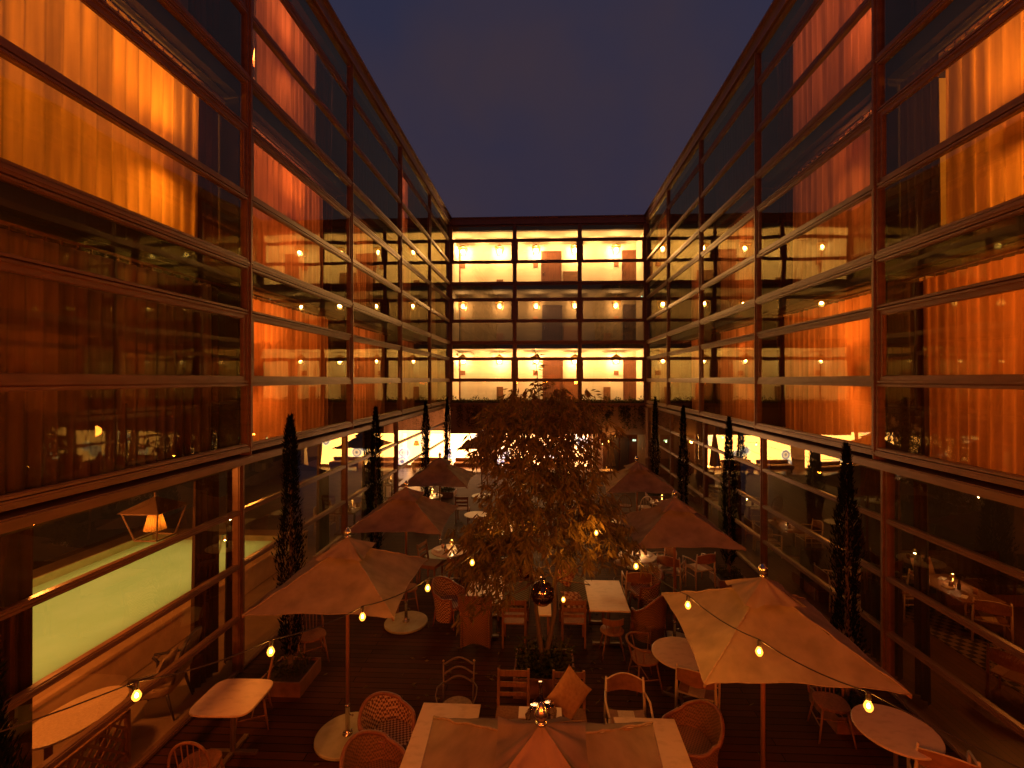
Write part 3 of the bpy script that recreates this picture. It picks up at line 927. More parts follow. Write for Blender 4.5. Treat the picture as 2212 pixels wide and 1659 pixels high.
def cypress(label, x, y, h, r=0.2, seed=0, planter=True):
    rr = random.Random(seed)
    t = thing("cypress_tree", label, "tree", (x, y, 0), 0, "cypresses along the glass walls")
    mb = MB()
    lob = [(rr.random() * 6, rr.uniform(.5, 1.2)) for _ in range(5)]
    n = int(5200 * h / 4)
    for i in range(n):
        q = rr.random() ** 0.9
        z = .45 + (h - .45) * q
        prof = min(1, (q + .05) * 6) * (1 - q ** 2.4) ** .75 * (0.82 + .18 * math.sin(q * 13 + seed))
        a = rr.random() * 2 * PI
        R_ = r * prof * (.86 + .14 * math.sin(3 * a + lob[0][0] + q * 9) + .10 * math.sin(7 * a + 21 * q)) * (rr.uniform(.55, 1.06) if rr.random() < .93 else rr.uniform(1.05, 1.35))
        p = Vector((R_ * math.cos(a), R_ * math.sin(a), z))
        d = Vector((math.cos(a) * .42, math.sin(a) * .42, 1.0)) + Vector((rr.gauss(0, .22), rr.gauss(0, .22), rr.gauss(0, .15)))
        leaf(mb, p, d, rr.uniform(.05, .11), rr.uniform(.012, .022), rr)
    mb.build("crown", M_cyp, t)
    MB().tube([(0, 0, .2), (0.01, 0, h * .4), (0, 0, h * .93)], [.045, .03, .006], 8).build("trunk", M_bark, t)
    if planter:
        mb = MB(); w = .34
        mb.box((-w, -w, 0), (w, -w + .03, .22)); mb.box((-w, w - .03, 0), (w, w, .22)); mb.box((-w, -w + .03, 0), (-w + .03, w - .03, .22)); mb.box((w - .03, -w + .03, 0), (w, w - .03, .22))
        mb.build("planter_box", M_corten, t)
        MB().box((-w + .03, -w + .03, .01), (w - .03, w - .03, .18)).build("soil", M_soil, t)
        mb = MB()
        for i in range(260):
            a = rr.random() * 6.3; q = rr.random() ** .5 * .3
            p = Vector((q * math.cos(a), q * math.sin(a), .19 + rr.random() * .14))
            leaf(mb, p, Vector((rr.gauss(0, 1), rr.gauss(0, 1), rr.uniform(.2, 1.4))), .08, .03, rr)
        mb.build("leaves", M_ivy, t)
    return t


cypress("dark column cypress at the lower left edge of the picture", -4.18, 3.30, 3.0, .21, 20)
cypress("tall dark cypress in front of the pool room, beside the nearest left parasol", -4.10, 7.35, 4.28, .235, 21)
cypress("dark cypress behind the second left parasol", -4.12, 11.2, 4.18, .22, 22)
cypress("dark cypress in front of the blazing panel reflection, left row", -4.12, 16.0, 4.1, .24, 23)
cypress("farthest dark cypress of the left row, against the backlit panel", -4.1, 19.5, 4.1, .22, 24)
cypress("tall dark cypress beside the nearest right parasol", 4.38, 6.95, 3.92, .235, 25)
cypress("dark cypress on the right between the second parasol and the bright reflection", 4.42, 11.35, 3.95, .22, 26)
cypress("slim dark cypress behind the second right parasol", 4.5, 15.3, 4.02, .21, 27)
cypress("farthest dark cypress of the right row, near the green exit sign", 4.52, 19.2, 4.15, .21, 28)


def limb_path(a, b, rr, n=7, sag=.08):
    a, b = Vector(a), Vector(b)
    L_ = (b - a).length
    return [a.lerp(b, i / n) + Vector((rr.gauss(0, 1), rr.gauss(0, 1), rr.gauss(0, .5))) * sag * L_ * .25 * math.sin(PI * i / n) + Vector((0, 0, L_ * .06 * math.sin(PI * i / n))) for i in range(n + 1)]


def court_tree(label, x, y, shape, nclump, seed, leaves=34, ln=(.12, .21), trunks=2, th=2.1):
    """shape(rr) returns a clump centre in local coordinates"""
    rr = random.Random(seed)
    t = thing("tree", label, "tree", (x, y, 0), 0, "trees growing through the deck")
    bark = MB()
    forks = []
    for k in range(trunks):
        sx_ = (-1, 1, 0)[k]
        top = Vector((sx_ * .26 + rr.gauss(0, .04), rr.gauss(0, .05), th + .25 * k))
        pts = [(sx_ * .035, 0, .1), (sx_ * .05, 0, .5), (sx_ * .15 + .02, .02, 1.1), (sx_ * .17, .0, 1.6), tuple(top)]
        bark.tube(pts, [.05, .042, .034, .03, .026], 9)
        forks += [Vector(pts[3]), top, top]
        up = top + Vector((sx_ * .12, rr.gauss(0, .1), 1.3)); bark.tube(limb_path(top, up, rr), [.026 - .002 * i for i in range(8)], 7)
        forks += [up, (top + up) / 2, up]
    lf = MB()
    for i in range(nclump):
        c = shape(rr)
        f = min(forks, key=lambda q: (q - c).length + max(0, q.z - c.z) * 1.5 + rr.random() * .4)
        if rr.random() < .38:
            pth = limb_path(f, c, rr, 6, .5); bark.tube(pth, [.014 - .0018 * j for j in range(7)], 5)
        cr_ = rr.uniform(.10, .22)
        ax = Vector((rr.gauss(0, 1), rr.gauss(0, 1), rr.gauss(-.1, .5))).normalized()
        bark.tube([c - ax * cr_, c, c + ax * cr_ + Vector((0, 0, -.05))], [.005, .004, .002], 4)
        tips = [c - ax * cr_, c + ax * cr_ + Vector((0, 0, -.05)), c + Vector((rr.gauss(0, .12), rr.gauss(0, .12), rr.gauss(0, .08)))]
        for tip in tips:
            out = Vector((tip.x, tip.y, 0)); out = out.normalized() if out.length > .1 else Vector((1, 0, 0))
            a0 = rr.random() * 6.3
            for j in range(leaves // 3):
                a = a0 + j * 2.4
                p = tip + Vector((rr.gauss(0, .02), rr.gauss(0, .02), rr.uniform(-.02, .10)))
                d = Vector((math.cos(a), math.sin(a), 0)) * rr.uniform(.35, 1.0) + out * .35 + Vector((0, 0, -rr.uniform(.3, 1.5)))
                leaf(lf, p, d, rr.uniform(*ln), rr.uniform(.026, .042), rr)
    lf.build("crown", M_leaf, t)
    bark.build("trunk", M_bark, t, True)
    return t


def crown_a(rr):
    # uneven crown: broad middle, drooping skirts left and right, a thin top
    while True:
        x, y, z = rr.uniform(-1.65, 1.45), rr.uniform(-1.1, 1.1), rr.uniform(1.35, 4.65)
        if z > 2.9: w = 1.10 - .42 * max(0, (z - 4.1) / .55) ** 2.0
        elif z > 2.5: w = 1.12
        else: w = 1.58 - .35 * abs(z - 2.1)
        w *= .90 + .10 * math.sin(z * 5 + 1.3) + .09 * math.sin(z * 11 + 2 * x)
        if x < 0 and z < 2.2: w *= 1.05
        yy = y / (.85 * w); xx = x / w
        r = abs(xx) ** 2.6 + abs(yy) ** 2.6
        if r > 1: continue
        if x > -.25 and z < 1.85 - .35 * y: continue
        if z < 1.95 and abs(x + .05) < .45 + .3 * (1.95 - z): continue
        if z < 1.9 and rr.random() < .45: continue
        g = math.sin(4.3 * x + 1) * math.sin(3.9 * z + 2 * y) + math.sin(2.7 * y + 5 * x)
        if g < -.45 and rr.random() < .85: continue
        if r < .25 and rr.random() < .45: continue
        return Vector((x, y, z))


T1 = court_tree("big leafy tree in the middle of the deck, drooping leaves in front of the lights", 0.0, 7.60, crown_a, 450, 5, 24)
# tall single shoot on top
rr = random.Random(3)
lf, bk = MB(), MB()
bk.tube([(-.05, -.1, 4.2), (-.10, -.12, 4.8), (-.13, -.1, 5.15), (-.16, -.1, 5.42)], [.012, .008, .005, .002], 5)
for i in range(46):
    z = rr.uniform(4.45, 5.42); a = rr.random() * 6.3
    leaf(lf, Vector((-.07 - .07 * (z - 4.5), -.1, z)), Vector((math.cos(a), math.sin(a), rr.uniform(-.9, .3))), rr.uniform(.12, .19), .026, rr)
for (cx, cz) in ((-.52, 4.72), (.30, 4.74), (.72, 4.68), (.98, 4.6), (-.85, 4.5), (.02, 4.85)):
    bk.tube([(-.05, -.1, 4.2), (cx * .8, 0, cz - .35), (cx, 0, cz)], .005, 4)
    for i in range(34):
        a = rr.random() * 6.3
        leaf(lf, Vector((cx + rr.gauss(0, .05), rr.gauss(0, .06), cz + rr.uniform(-.25, .04))), Vector((math.cos(a), math.sin(a), rr.uniform(-.9, .2))), rr.uniform(.10, .16), .026, rr)
lf.build("shoot_leaves", M_leaf, T1); bk.build("shoot", M_bark, T1)
mb = MB()
mb.box((-.48, -.42, 0), (.48, -.39, .3)); mb.box((-.48, .39, 0), (.48, .42, .3)); mb.box((-.48, -.39, 0), (-.45, .39, .3)); mb.box((.45, -.39, 0), (.48, .39, .3))
tp = thing("planter", "square rusty planter full of dark leaves around the tree trunks", "planter", (.0, 7.55, 0))
mb.build("planter_box", M_corten, tp)
MB().box((-.45, -.39, .01), (.45, .39, .22)).build("soil", M_soil, tp)
mb = MB()
for i in range(900):
    x, y = rr.uniform(-.44, .44), rr.uniform(-.38, .38)
    leaf(mb, Vector((x, y, .22 + rr.random() ** 2 * .32)), Vector((rr.gauss(0, 1), rr.gauss(0, 1), rr.uniform(-.2, 1.2))), rr.uniform(.07, .13), .045, rr)
mb.build("leaves", M_ivy, tp)


def crown_b(rr):
    while True:
        x, y, z = rr.uniform(-1.4, 1.4), rr.uniform(-1.2, 1.2), rr.uniform(1.5, 4.3)
        w = 1.35 - .45 * max(0, (z - 3.1)) ** 1.5 - .25 * max(0, 2.2 - z)
        if (x / w) ** 2 + (y / (.85 * w)) ** 2 > 1: continue
        if math.sin(4 * x + 2) * math.sin(4 * z) < -.4 and rr.random() < .8: continue
        return Vector((x, y, z))


court_tree("second leafy tree further back, behind the big tree", .25, 13.2, crown_b, 190, 8, 21, (.12, .21), 2, 2.2)


def bush_mesh(x0, x1, y, z, hgt, n, rr, droop=0.0, ln=(.06, .12)):
    mb = MB()
    for i in range(n):
        x = rr.uniform(x0, x1)
        hh = hgt * (.35 + .65 * abs(math.sin(x * 2.3) * math.sin(x * 5.1 + 1)))
        p = Vector((x, y + rr.gauss(0, .10), z + rr.random() ** 1.6 * hh))
        leaf(mb, p, Vector((rr.gauss(0, 1), rr.gauss(0, 1), rr.uniform(-.6, 1))), rr.uniform(*ln), .04, rr)
    return mb


# planting on the ledge of the end wing with hanging vines
t = thing("ledge_planting", "row of low shrubs along the ledge under the lit end corridors", "shrubs", (0, YB - .1, 3.66))
bush_mesh(-XL + .1, XR - .1, YB - .08, 3.68, .40, 3400, rr).build("leaves", M_ivy, t, world=True)
mb = MB(); mb.box((-XL + .02, YB - .30, 3.50), (XR - .02, YB - .27, 3.70)); mb.box((-XL + .02, YB - .27, 3.50), (XR - .02, YB - .002, 3.66))
mb.build("ledge_trough", M_corten, t, world=True)
vines = [("short vine hanging in the far left corner", -4.6, .35, 1.25, 260), ("broad vine hanging left of the big tree", -3.55, .45, 1.55, 520), ("trailing vine hanging above the exit lamp at the right", 3.55, .55, 1.25, 700),
         ("dense vine hanging in the far right corner", 4.55, .5, 1.35, 800), ("thin vine hanging from the ledge behind the tree crown", 2.6, .3, .8, 180)]
for lab, x, w, ln_, n in vines:
    t = thing("hanging_vine", lab, "vine", (x, YB - .34, 3.6), 0, "vines hanging from the ledge")
    mb, st = MB(), MB()
    for k in range(8):
        xx = rr.uniform(-w, w); l2 = ln_ * rr.uniform(.35, 1)
        st.tube([(xx, 0, .05), (xx + rr.gauss(0, .04), -.02, -l2 * .5), (xx + rr.gauss(0, .08), 0, -l2)], .005, 4)
        for i in range(n // 8):
            q = rr.random()
            leaf(mb, Vector((xx + rr.gauss(0, .06), rr.gauss(0, .05), -l2 * q)), Vector((rr.gauss(0, 1), rr.gauss(0, 1), rr.uniform(-1.2, .3))), rr.uniform(.06, .10), .05, rr)
    mb.build("leaves", M_ivy, t); st.build("stem", M_bark, t)

mb = MB(); rr = random.Random(77)
for i in range(420):
    x, y = rr.uniform(-4.6, 4.9), rr.uniform(3, 16)
    if rr.random() < .6: x, y = rr.gauss(0, 1.2), 7.6 + rr.gauss(0, 1.4)
    leaf(mb, Vector((x, y, .012 + rr.random() * .01)), Vector((rr.gauss(0, 1), rr.gauss(0, 1), rr.uniform(-.02, .12))), rr.uniform(.07, .13), .035, rr, .1)
tag(mb.build("fallen_leaves", M_leaf), kind="stuff")
# ------------------------------------------------------------------ chairs and tables (front of a chair faces -y)
def legs4(root, w, d, h, r=.016, splay=.04, m=None, taper=.65, y0=0.0):
    for sx in (-1, 1):
        for sy in (-1, 1):
            MB().tube([(sx * w, y0 + sy * d, h), (sx * (w + splay), y0 + sy * (d + splay), 0)], [r, r * taper], 8).build("leg", m or M_wood, root, True)


def seat_pad(w, d, z, th=.04, n=28, p=4.0):
    poly = []
    for i in range(n):
        a = 2 * PI * i / n; c, s = math.cos(a), math.sin(a)
        poly.append((w * math.copysign(abs(c) ** (2 / p), c), d * math.copysign(abs(s) ** (2 / p), s)))
    return MB().prism(poly, z, z + th)


def hoop_chair(label, loc, rz, m=None, arm=False):
    m = m or M_wood
    t = thing("hoop_back_chair", label, "chair", loc, rz)
    seat_pad(.215, .205, .43, .035, p=2.6).build("seat", m, t, bevel=.008)
    legs4(t, .15, .14, .43, .017, .07, m)
    if arm:      # one bent rail round the back serving as arms
        pts = [(.29 * math.sin(a) * 1.0, .02 + .26 * math.cos(a) if abs(a) < 1.6 else -.20 + 0, .69 + .04 * math.cos(a / 2) ** 4) for a in [(-1.6 + 3.2 * i / 16) for i in range(17)]]
        pts = [(-.27, -.18, .67)] + pts[1:-1] + [(.27, -.18, .67)]
        MB().tube(pts, .019, 8).build("arm_rail", m, t, True)
        for i in (0, 2, 5, 8, 11, 14, 16):
            x, y, z = pts[i]; MB().tube([(x * .68, y * .72, .46), (x, y, z)], .010, 6).build("spindle", m, t)
    else:
        pts = [(.215 * math.cos(a) * (1 + .12 * math.sin(a)), .17 + .07 * max(math.sin(a), 0), .45 + .43 * max(0, math.sin(a)) ** .8) for a in [PI * i / 20 for i in range(21)]]
        MB().tube(pts, .016, 8).build("back_hoop", m, t, True)
        for i in range(5):
            x = -.13 + .065 * i
            zt = .45 + .43 * math.sqrt(max(.01, 1 - (x / .235) ** 2)) ** .8
            MB().tube([(x * .8, .175, .46), (x, .232, zt - .01)], .007, 6).build("spindle", m, t)
    mb = MB(); mb.tube([(-.19, -.17, .2), (-.19, .17, .2)], .009, 6); mb.tube([(.19, -.17, .2), (.19, .17, .2)], .009, 6); mb.tube([(-.19, 0, .2), (.19, 0, .2)], .009, 6)
    mb.build("stretcher", m, t)
    return t


def arch_chair(label, loc, rz):
    t = thing("arched_rail_chair", label, "chair", loc, rz)
    MB().lathe([(.001, .43), (.20, .43), (.215, .445), (.215, .465), (.19, .485), (.001, .49)], 28).build("seat", M_seat, t, True)
    for s in (-1, 1):
        MB().tube([(s * .19, .20, 0), (s * .205, .19, .45), (s * .215, .25, .93)], .011, 8).build("back_post", M_metal, t, True)
        MB().ball((s * .215, .25, .94), .016, 8, 6).build("knob", M_brass, t, True)
        MB().tube([(s * .18, -.18, 0), (s * .19, -.17, .44)], .011, 8).build("leg", M_metal, t, True)
        MB().tube([(s * .21, .21, .66), (s * .27, .06, .69), (s * .27, -.08, .67), (s * .23, -.16, .60), (s * .20, -.17, .46)], .010, 8).build("arm", M_metal, t, True)
    for z in (.64, .77, .90):
        pts = [(.212 * (2 * i / 14 - 1), .235 + .02 * math.sin(PI * i / 14), z + .085 * math.sin(PI * i / 14) ** 1.3) for i in range(15)]
        mb = MB(); mb.tube(pts, .013, 7); mb.build("back_rail", M_metal, t, True)
    return t


def slat_chair(label, loc, rz, arms=False, m=None):
    m = m or M_wood
    t = thing("slat_back_chair", label, "chair", loc, rz)
    MB().box((-.22, -.21, .43), (.22, .20, .455)).build("seat", m, t, bevel=.006)
    for s in (-1, 1):
        mb = MB(); mb.bar((s * .205, .205, 0), (s * .205, .20, .46), .036, .036); mb.bar((s * .205, .20, .46), (s * .205, .27, .92), .036, .036); mb.build("back_post", m, t, bevel=.004)
        MB().bar((s * .20, -.19, 0), (s * .20, -.19, .43), .036, .036).build("leg", m, t, bevel=.004)
    for z, h in ((.86, .085), (.72, .07), (.60, .05)):
        y = .20 + (z - .46) * .152
        MB().box((-.187, y - .009, z - h / 2), (.187, y + .009, z + h / 2)).build("back_slat", m, t, bevel=.004)
    mb = MB()
    mb.box((-.18, -.20, .37), (.18, -.18, .43)); mb.box((-.21, -.17, .37), (-.19, .18, .43)); mb.box((.19, -.17, .37), (.21, .18, .43))
    mb.build("apron", m, t)
    return t


def sling_chair(label, loc, rz, m=None):
    m = m or M_palew
    t = thing("ash_armchair", label, "chair", loc, rz)
    MB().grid(lambda a, b: (-.24 + .48 * a, -.23 + .44 * b, .435 - .02 * math.sin(PI * a)), 8, 6).build("sling", M_leather, t, True)
    mb = MB(); mb.box((-.235, -.23, .395), (.235, .21, .42)); mb.build("seat", m, t, bevel=.006)
    for s in (-1, 1):
        MB().tube([(s * .27, .24, 0), (s * .265, .22, .45), (s * .25, .26, .84)], [.017, .021, .015], 9).build("back_post", m, t, True)
        MB().tube([(s * .27, -.24, 0), (s * .27, -.24, .62)], [.015, .02], 9).build("leg", m, t, True)
        MB().tube([(s * .262, .235, .655), (s * .29, .02, .665), (s * .272, -.24, .63)], .015, 8).build("arm", m, t, True)
        MB().tube([(s * .268, -.23, .30), (s * .266, .23, .30)], .011, 6).build("stretcher", m, t)
    MB().tube([(-.26, -.235, .35), (.26, -.235, .35)], .011, 6).build("stretcher", m, t)
    def bk(a, b, k):
        x = -.25 + .5 * a
        return (x, .262 + .07 * math.sin(PI * a) + k, .62 + .17 * b + .055 * math.sin(PI * a) * b)
    MB().sheet(bk, 14, 4, .014).build("backrest", M_leather, t, True)
    MB().tube([bk(i / 12, 1, .007) for i in range(13)], .010, 6).build("top_rail", m, t, True)
    return t


def tub_chair(label, loc, rz, weave_m=None, back=.84, arm=.60, w=.33, flare=.06, skirt=.13, rim=None, name="wicker_tub_chair"):
    weave_m = weave_m or M_wick
    t = thing(name, label, "chair", loc, rz)
    A = 2.25

    def top(a):
        q = abs(a) / A
        return arm + (back - arm) * (0.5 + 0.5 * math.cos(PI * min(1, q * 1.15))) ** 1.1

    def pt(a, b, k=0):
        zt = top(a)
        z = skirt + (zt - skirt) * b
        r = (w - k) * (0.86 + flare / w * b ** 1.5 + (.10 * b * b if abs(a) < 1.2 else 0))
        return (r * math.sin(a) * 1.0, .02 + r * math.cos(a) * .92, z)
    MB().sheet(lambda u, v, k: pt(-A + 2 * A * u, v, k), 40, 12, .02).build("woven_shell", weave_m, t, True)
    pts = [pt(-A + 2 * A * i / 36, 1.0, .01) for i in range(37)]
    f0 = pt(-A, 0, .01); f1 = pt(A, 0, .01)
    pts = [f0, ((f0[0] + pts[0][0]) / 2, pts[0][1] - .02, (f0[2] + pts[0][2]) / 2)] + pts + [((f1[0] + pts[-1][0]) / 2, pts[-1][1] - .02, (f1[2] + pts[-1][2]) / 2), f1]
    MB().tube(pts, .024, 9).build("rim", rim or M_rim, t, True)
    seat_pad(w * .88, w * .84, .36, .07, p=2.8).build("seat", weave_m, t, bevel=.02)
    for sx in (-1, 1):
        for sy in (-1, 1):
            MB().tube([(sx * w * .62, sy * w * .62, .36), (sx * w * .72, sy * w * .72, 0)], [.018, .013], 8).build("leg", rim or M_rim, t, True)
    mb = MB(); mb.tube([(-w * .66, -w * .66, .16), (w * .66, w * .66, .16)], .008, 6); mb.tube([(w * .66, -w * .66, .17), (-w * .66, w * .66, .17)], .008, 6)
    mb.build("cross_brace", M_steel, t)
    return t


def high_wicker(label, loc, rz):
    t = thing("high_back_wicker_chair", label, "chair", loc, rz)
    def bk(u, v, k):
        x = -.30 + .60 * u
        wv = 1 - .18 * math.sin(PI * min(1, v * 1.15)) ** 1.5 if v < .87 else 1.0
        arch = .12 * math.sin(PI * u) * (1 - v) ** 3
        return (x * (.88 + .12 * v) * wv ** .6, .25 + .05 * v + .03 * math.cos(2 * PI * u) * 0 - .06 * abs(2 * u - 1) ** 3 + k, .02 + arch + (.98 - arch) * v)
    MB().sheet(bk, 16, 18, -.03).build("woven_back", M_wick, t, True)
    for s in (0, 1):
        MB().tube([bk(s, j / 14, -.01) for j in range(15)], .016, 7).build("corner_post", M_rim, t, True)
        x = bk(s, .6, 0)[0]
        def sd(u, v, k, x=x, s=s):
            return (x + k * (1 if s == 0 else -1) * 1.0, .24 - .50 * u, .06 + (.60 + .06 * math.sin(PI * u)) * v)
        MB().sheet(sd, 8, 8, .025).build("woven_side", M_wick, t, True)
        MB().tube([(x, .24, .67), (x, 0, .73), (x, -.24, .67)], .022, 7).build("arm", M_rim, t, True)
    MB().tube([bk(i / 12, 1, -.01) for i in range(13)], .022, 8).build("top_rail", M_rim, t, True)
    seat_pad(.25, .24, .36, .08, p=5).build("seat", M_seat, t, bevel=.02)
    return t


def stool_chair(label, loc, rz):
    t = thing("low_back_chair", label, "chair", loc, rz)
    MB().lathe([(.001, .42), (.19, .42), (.215, .435), (.205, .46), (.001, .455)], 26).build("seat", M_wood, t, True)
    legs4(t, .12, .12, .425, .018, .08)
    def bk(u, v, k):
        a = -.85 + 1.7 * u
        return ((.23 + k) * math.sin(a), (.23 + k) * math.cos(a) - .02 + .03 * v, .62 + .12 * v)
    MB().sheet(bk, 14, 2, .016).build("backrest", M_wood, t, True)
    for a in (-.6, 0, .6):
        MB().tube([(.17 * math.sin(a), .17 * math.cos(a), .45), (.235 * math.sin(a), .235 * math.cos(a) - .015, .64)], .009, 6).build("spindle", M_wood, t)
    return t


def bar_stool(label, loc, rz):
    t = thing("iron_bistro_chair", label, "chair", loc, rz)
    MB().lathe([(.001, .60), (.18, .60), (.19, .615), (.17, .64), (.001, .645)], 24).build("seat", M_seat, t, True)
    for i in range(4):
        a = PI / 4 + i * PI / 2
        MB().tube([(.14 * math.cos(a), .14 * math.sin(a), .60), (.21 * math.cos(a), .21 * math.sin(a), 0)], .010, 6).build("leg", M_metal, t)
    MB().tube([(.185 * math.cos(a), .185 * math.sin(a), .22) for a in [2 * PI * i / 20 for i in range(20)]], .008, 6, closed=True).build("foot_ring", M_metal, t, True)
    pts = [(.20 * math.cos(a), .14 + .05 * math.sin(a), .62 + .42 * max(0, math.sin(a)) ** .7) for a in [PI * i / 18 for i in range(19)]]
    MB().tube(pts, .010, 7).build("back_hoop", M_metal, t, True)
    pts = [(.21 * math.cos(a), .19 * math.sin(a) - .02, .82) for a in [-.5 + (PI + 1.0) * i / 18 for i in range(19)]]
    MB().tube(pts, .009, 7).build("arm_rail", M_metal, t, True)
    return t


def rect_table(label, cx, cy, w, d, rz=0.0, h=.75, m=None, rounded=False, group=None, trestle=False):
    t = thing("square_table" if abs(w - d) < .1 else "rectangular_table", label, "table", (cx, cy, 0), rz, group)
    if rounded:
        seat_pad(w / 2, d / 2, h - .028, .028, 44, 5.0).build("table_top", m or M_marble, t, bevel=.006)
    else:
        MB().box((-w / 2, -d / 2, h - .028), (w / 2, d / 2, h)).build("table_top", m or M_marble, t, bevel=.006)
    if trestle:
        for s in (-1, 1):
            mb = MB(); mb.bar((s * w * .3, -d * .3, 0), (s * w * .3, -d * .3, h - .03), .03, .04); mb.bar((s * w * .3, d * .3, 0), (s * w * .3, d * .3, h - .03), .03, .04); mb.bar((s * w * .3, -d * .3, .3), (s * w * .3, d * .3, .3), .03, .04)
            mb.build("trestle_leg", M_wood, t)
        return t
    cols = (0,) if d < 1.0 else (-d * .3, d * .3)
    for c in cols:
        mb = MB(); mb.tube([(0, c, .03), (0, c, h - .03)], .032, 12); mb.bar((-w * .3, c, h - .045), (w * .3, c, h - .045), .05, .03); mb.bar((0, c - .1, h - .048), (0, c + .1, h - .048), .05, .02)
        mb.build("pedestal", M_metal, t)
        mb = MB(); mb.bar((-w * .40, c, .02), (w * .40, c, .02), .06, .035)
        if len(cols) == 1: mb.bar((0, -d * .40, .021), (0, d * .40, .021), .06, .034)
        mb.build("foot", M_metal, t)
    return t


def round_table(label, cx, cy, r, h=.75, m=None, group=None):
    t = thing("round_table", label, "table", (cx, cy, 0), 0, group)
    MB().lathe([(.001, h - .028), (r - .01, h - .028), (r, h - .02), (r, h - .006), (r - .008, h), (.001, h)], 56).build("table_top", m or M_marble, t)
    MB().lathe([(.03, .04), (.024, .1), (.024, h - .06), (.08, h - .03)], 16).build("pedestal", M_metal, t, True)
    for k in range(3):
        a = k * 2 * PI / 3 + .4
        MB().bar((0, 0, .05), (.30 * math.cos(a), .30 * math.sin(a), .018), .045, .03).build("foot", M_metal, t)
    return t


def face(p, q):   # rotation so that a chair at p faces point q (front is -y)
    d = Vector((q[0] - p[0], q[1] - p[1]))
    return math.atan2(d.y, d.x) + PI / 2


G = lambda px, py, z=0: gz(px, py, z)
GT = "marble topped tables on the deck"
# -- tables, placed from the photograph on the table-top plane
T_near = rect_table("rounded square marble table at the lower left, beside the glass wall", -4.08, 5.93, .80, .72, .02, rounded=True, group=GT)
T_bl = rect_table("pale marble table under the near reddish parasol, left half", -1.18, 5.25, .74, 1.34, 0, group=GT)
T_br = rect_table("pale marble table under the near reddish parasol, right half", 1.22, 5.12, .74, 1.3, 0, group=GT)
T_bm = rect_table("lower middle table between the two pale marble tables, with glassware on it", .02, 5.05, 1.55, 1.15, 0, h=.70, group=GT)
p = gz(1052, 1271, .75); T3 = rect_table("rectangular marble table under the drooping leaves, left of the lounge benches", p.x - .02, p.y, .72, 1.28, 0, group=GT)
p = gz(1308, 1284, .75); T4 = rect_table("bare rectangular marble table right of the tree trunk", p.x, p.y, .72, 1.28, 0, group=GT)
p = gz(1174, 1316, .75); T5 = rect_table("narrow wooden trestle side table behind the twin tree trunks", p.x, p.y, .28, .42, 0, m=M_palew, trestle=True)
p = gz(970, 1188, .75); R1 = round_table("round marble table set with glasses, left of the tree under leaves", p.x, p.y, .43, group=GT)
p = gz(1377, 1200, .75); R2 = round_table("round marble table set with glasses and lamp, right of the tree", p.x, p.y, .435, group=GT)
p = gz(1472, 1409, .75); R3 = round_table("bare round table half under the near right parasol", p.x, p.y, .44, group=GT)
p = gz(1935, 1574, .75); R4 = round_table("bare round table at the lower right corner, lit by the last string bulb", p.x, p.y, .44, group=GT)
p = gz(1028, 1111, .75); R5 = round_table("small empty round table behind the leaves, left of the tree", p.x, p.y, .36, group=GT)
p = gz(1080, 1140, .75); T6 = rect_table("set marble table deep behind the tree, with bright place settings", p.x, p.y, .75, 1.1, 0, group=GT)
p = gz(930, 1071, .75); R6 = round_table("brightly lit set table under the third left parasol", p.x, p.y, .42, group=GT)
p = gz(1342, 1122, .75); R7 = round_table("empty round table right of the tree, left of the second right parasol", p.x, p.y, .38, group=GT)
p = gz(1428, 1085, .75); R8 = round_table("small set round table peeking over the second right parasol", p.x, p.y, .38, group=GT)

# -- chairs on the deck
CH = "chairs around the deck tables"
def put(o, g=CH): o["group"] = g; return o
p = gz(540, 1500, .45); put(hoop_chair("hoop back spindle chair behind the rounded table at lower left", (p.x + .02, p.y + .05, 0), rad(-65)))
p = gz(430, 1650, .45); put(hoop_chair("hoop back chair cut off at the bottom left edge, in front of the rounded table", (p.x, p.y, 0), face((p.x, p.y), (-4.1, 5.9))))
p = gz(675, 1372, .45); put(hoop_chair("shadowy wooden chair under the near left parasol", (p.x, p.y, 0), rad(40)))
p = gz(985, 1535, .45); put(arch_chair("dark iron chair with three arched back rails", (p.x, p.y + .05, 0), rad(4)))
p = gz(833, 1592, .42); put(tub_chair("tub chair with pale and red patterned weave, left of the near marble table", (p.x + .05, p.y, 0), rad(62), M_wickl, .80, .60, .32))
p = gz(800, 1690, .42); put(tub_chair("plain brown wicker tub chair cut off at the bottom, left of the near parasol", (p.x + .08, p.y, 0), rad(70), M_wick, .80, .58, .34))
p = gz(1490, 1610, .42); put(tub_chair("plain brown wicker tub chair right of the near marble table", (p.x - .02, p.y, 0), rad(-75), M_wick, .82, .56, .36))
p = gz(1102, 1560, .45); C_l = put(slat_chair("slat back wooden chair behind the near middle table, left one", (p.x + .02, p.y + .1, 0), 0))
p = gz(1225, 1565, .45); C_r = put(slat_chair("slat back wooden chair behind the near middle table, holding a pointed cushion", (p.x + .04, p.y + .1, 0), 0))
p = gz(1358, 1560, .45); put(sling_chair("pale wood armchair with curved leather back, behind the near right marble table", (p.x, p.y + .05, 0), 0))
p = gz(1500, 1480, .45); put(sling_chair("pale wood armchair half hidden under the near right parasol canopy", (p.x + .05, p.y, 0), rad(155)))
p = gz(1033, 1335, .45); put(high_wicker("high back wicker chair seen from behind, below the leaves", (p.x - .02, p.y - .05, 0), PI))
p = gz(972, 1300, .42); put(tub_chair("patterned wicker tub chair left of the leaf covered table", (p.x, p.y, 0), rad(70), M_wickl, .84, .60, .33, rim=M_rim))
p = gz(1112, 1335, .45); put(slat_chair("wooden slat chair seen from behind, left of the tree trunks", (p.x, p.y, 0), PI))
p = gz(1238, 1335, .45); put(slat_chair("wooden slat chair seen from behind, right of the tree trunks", (p.x, p.y, 0), PI))
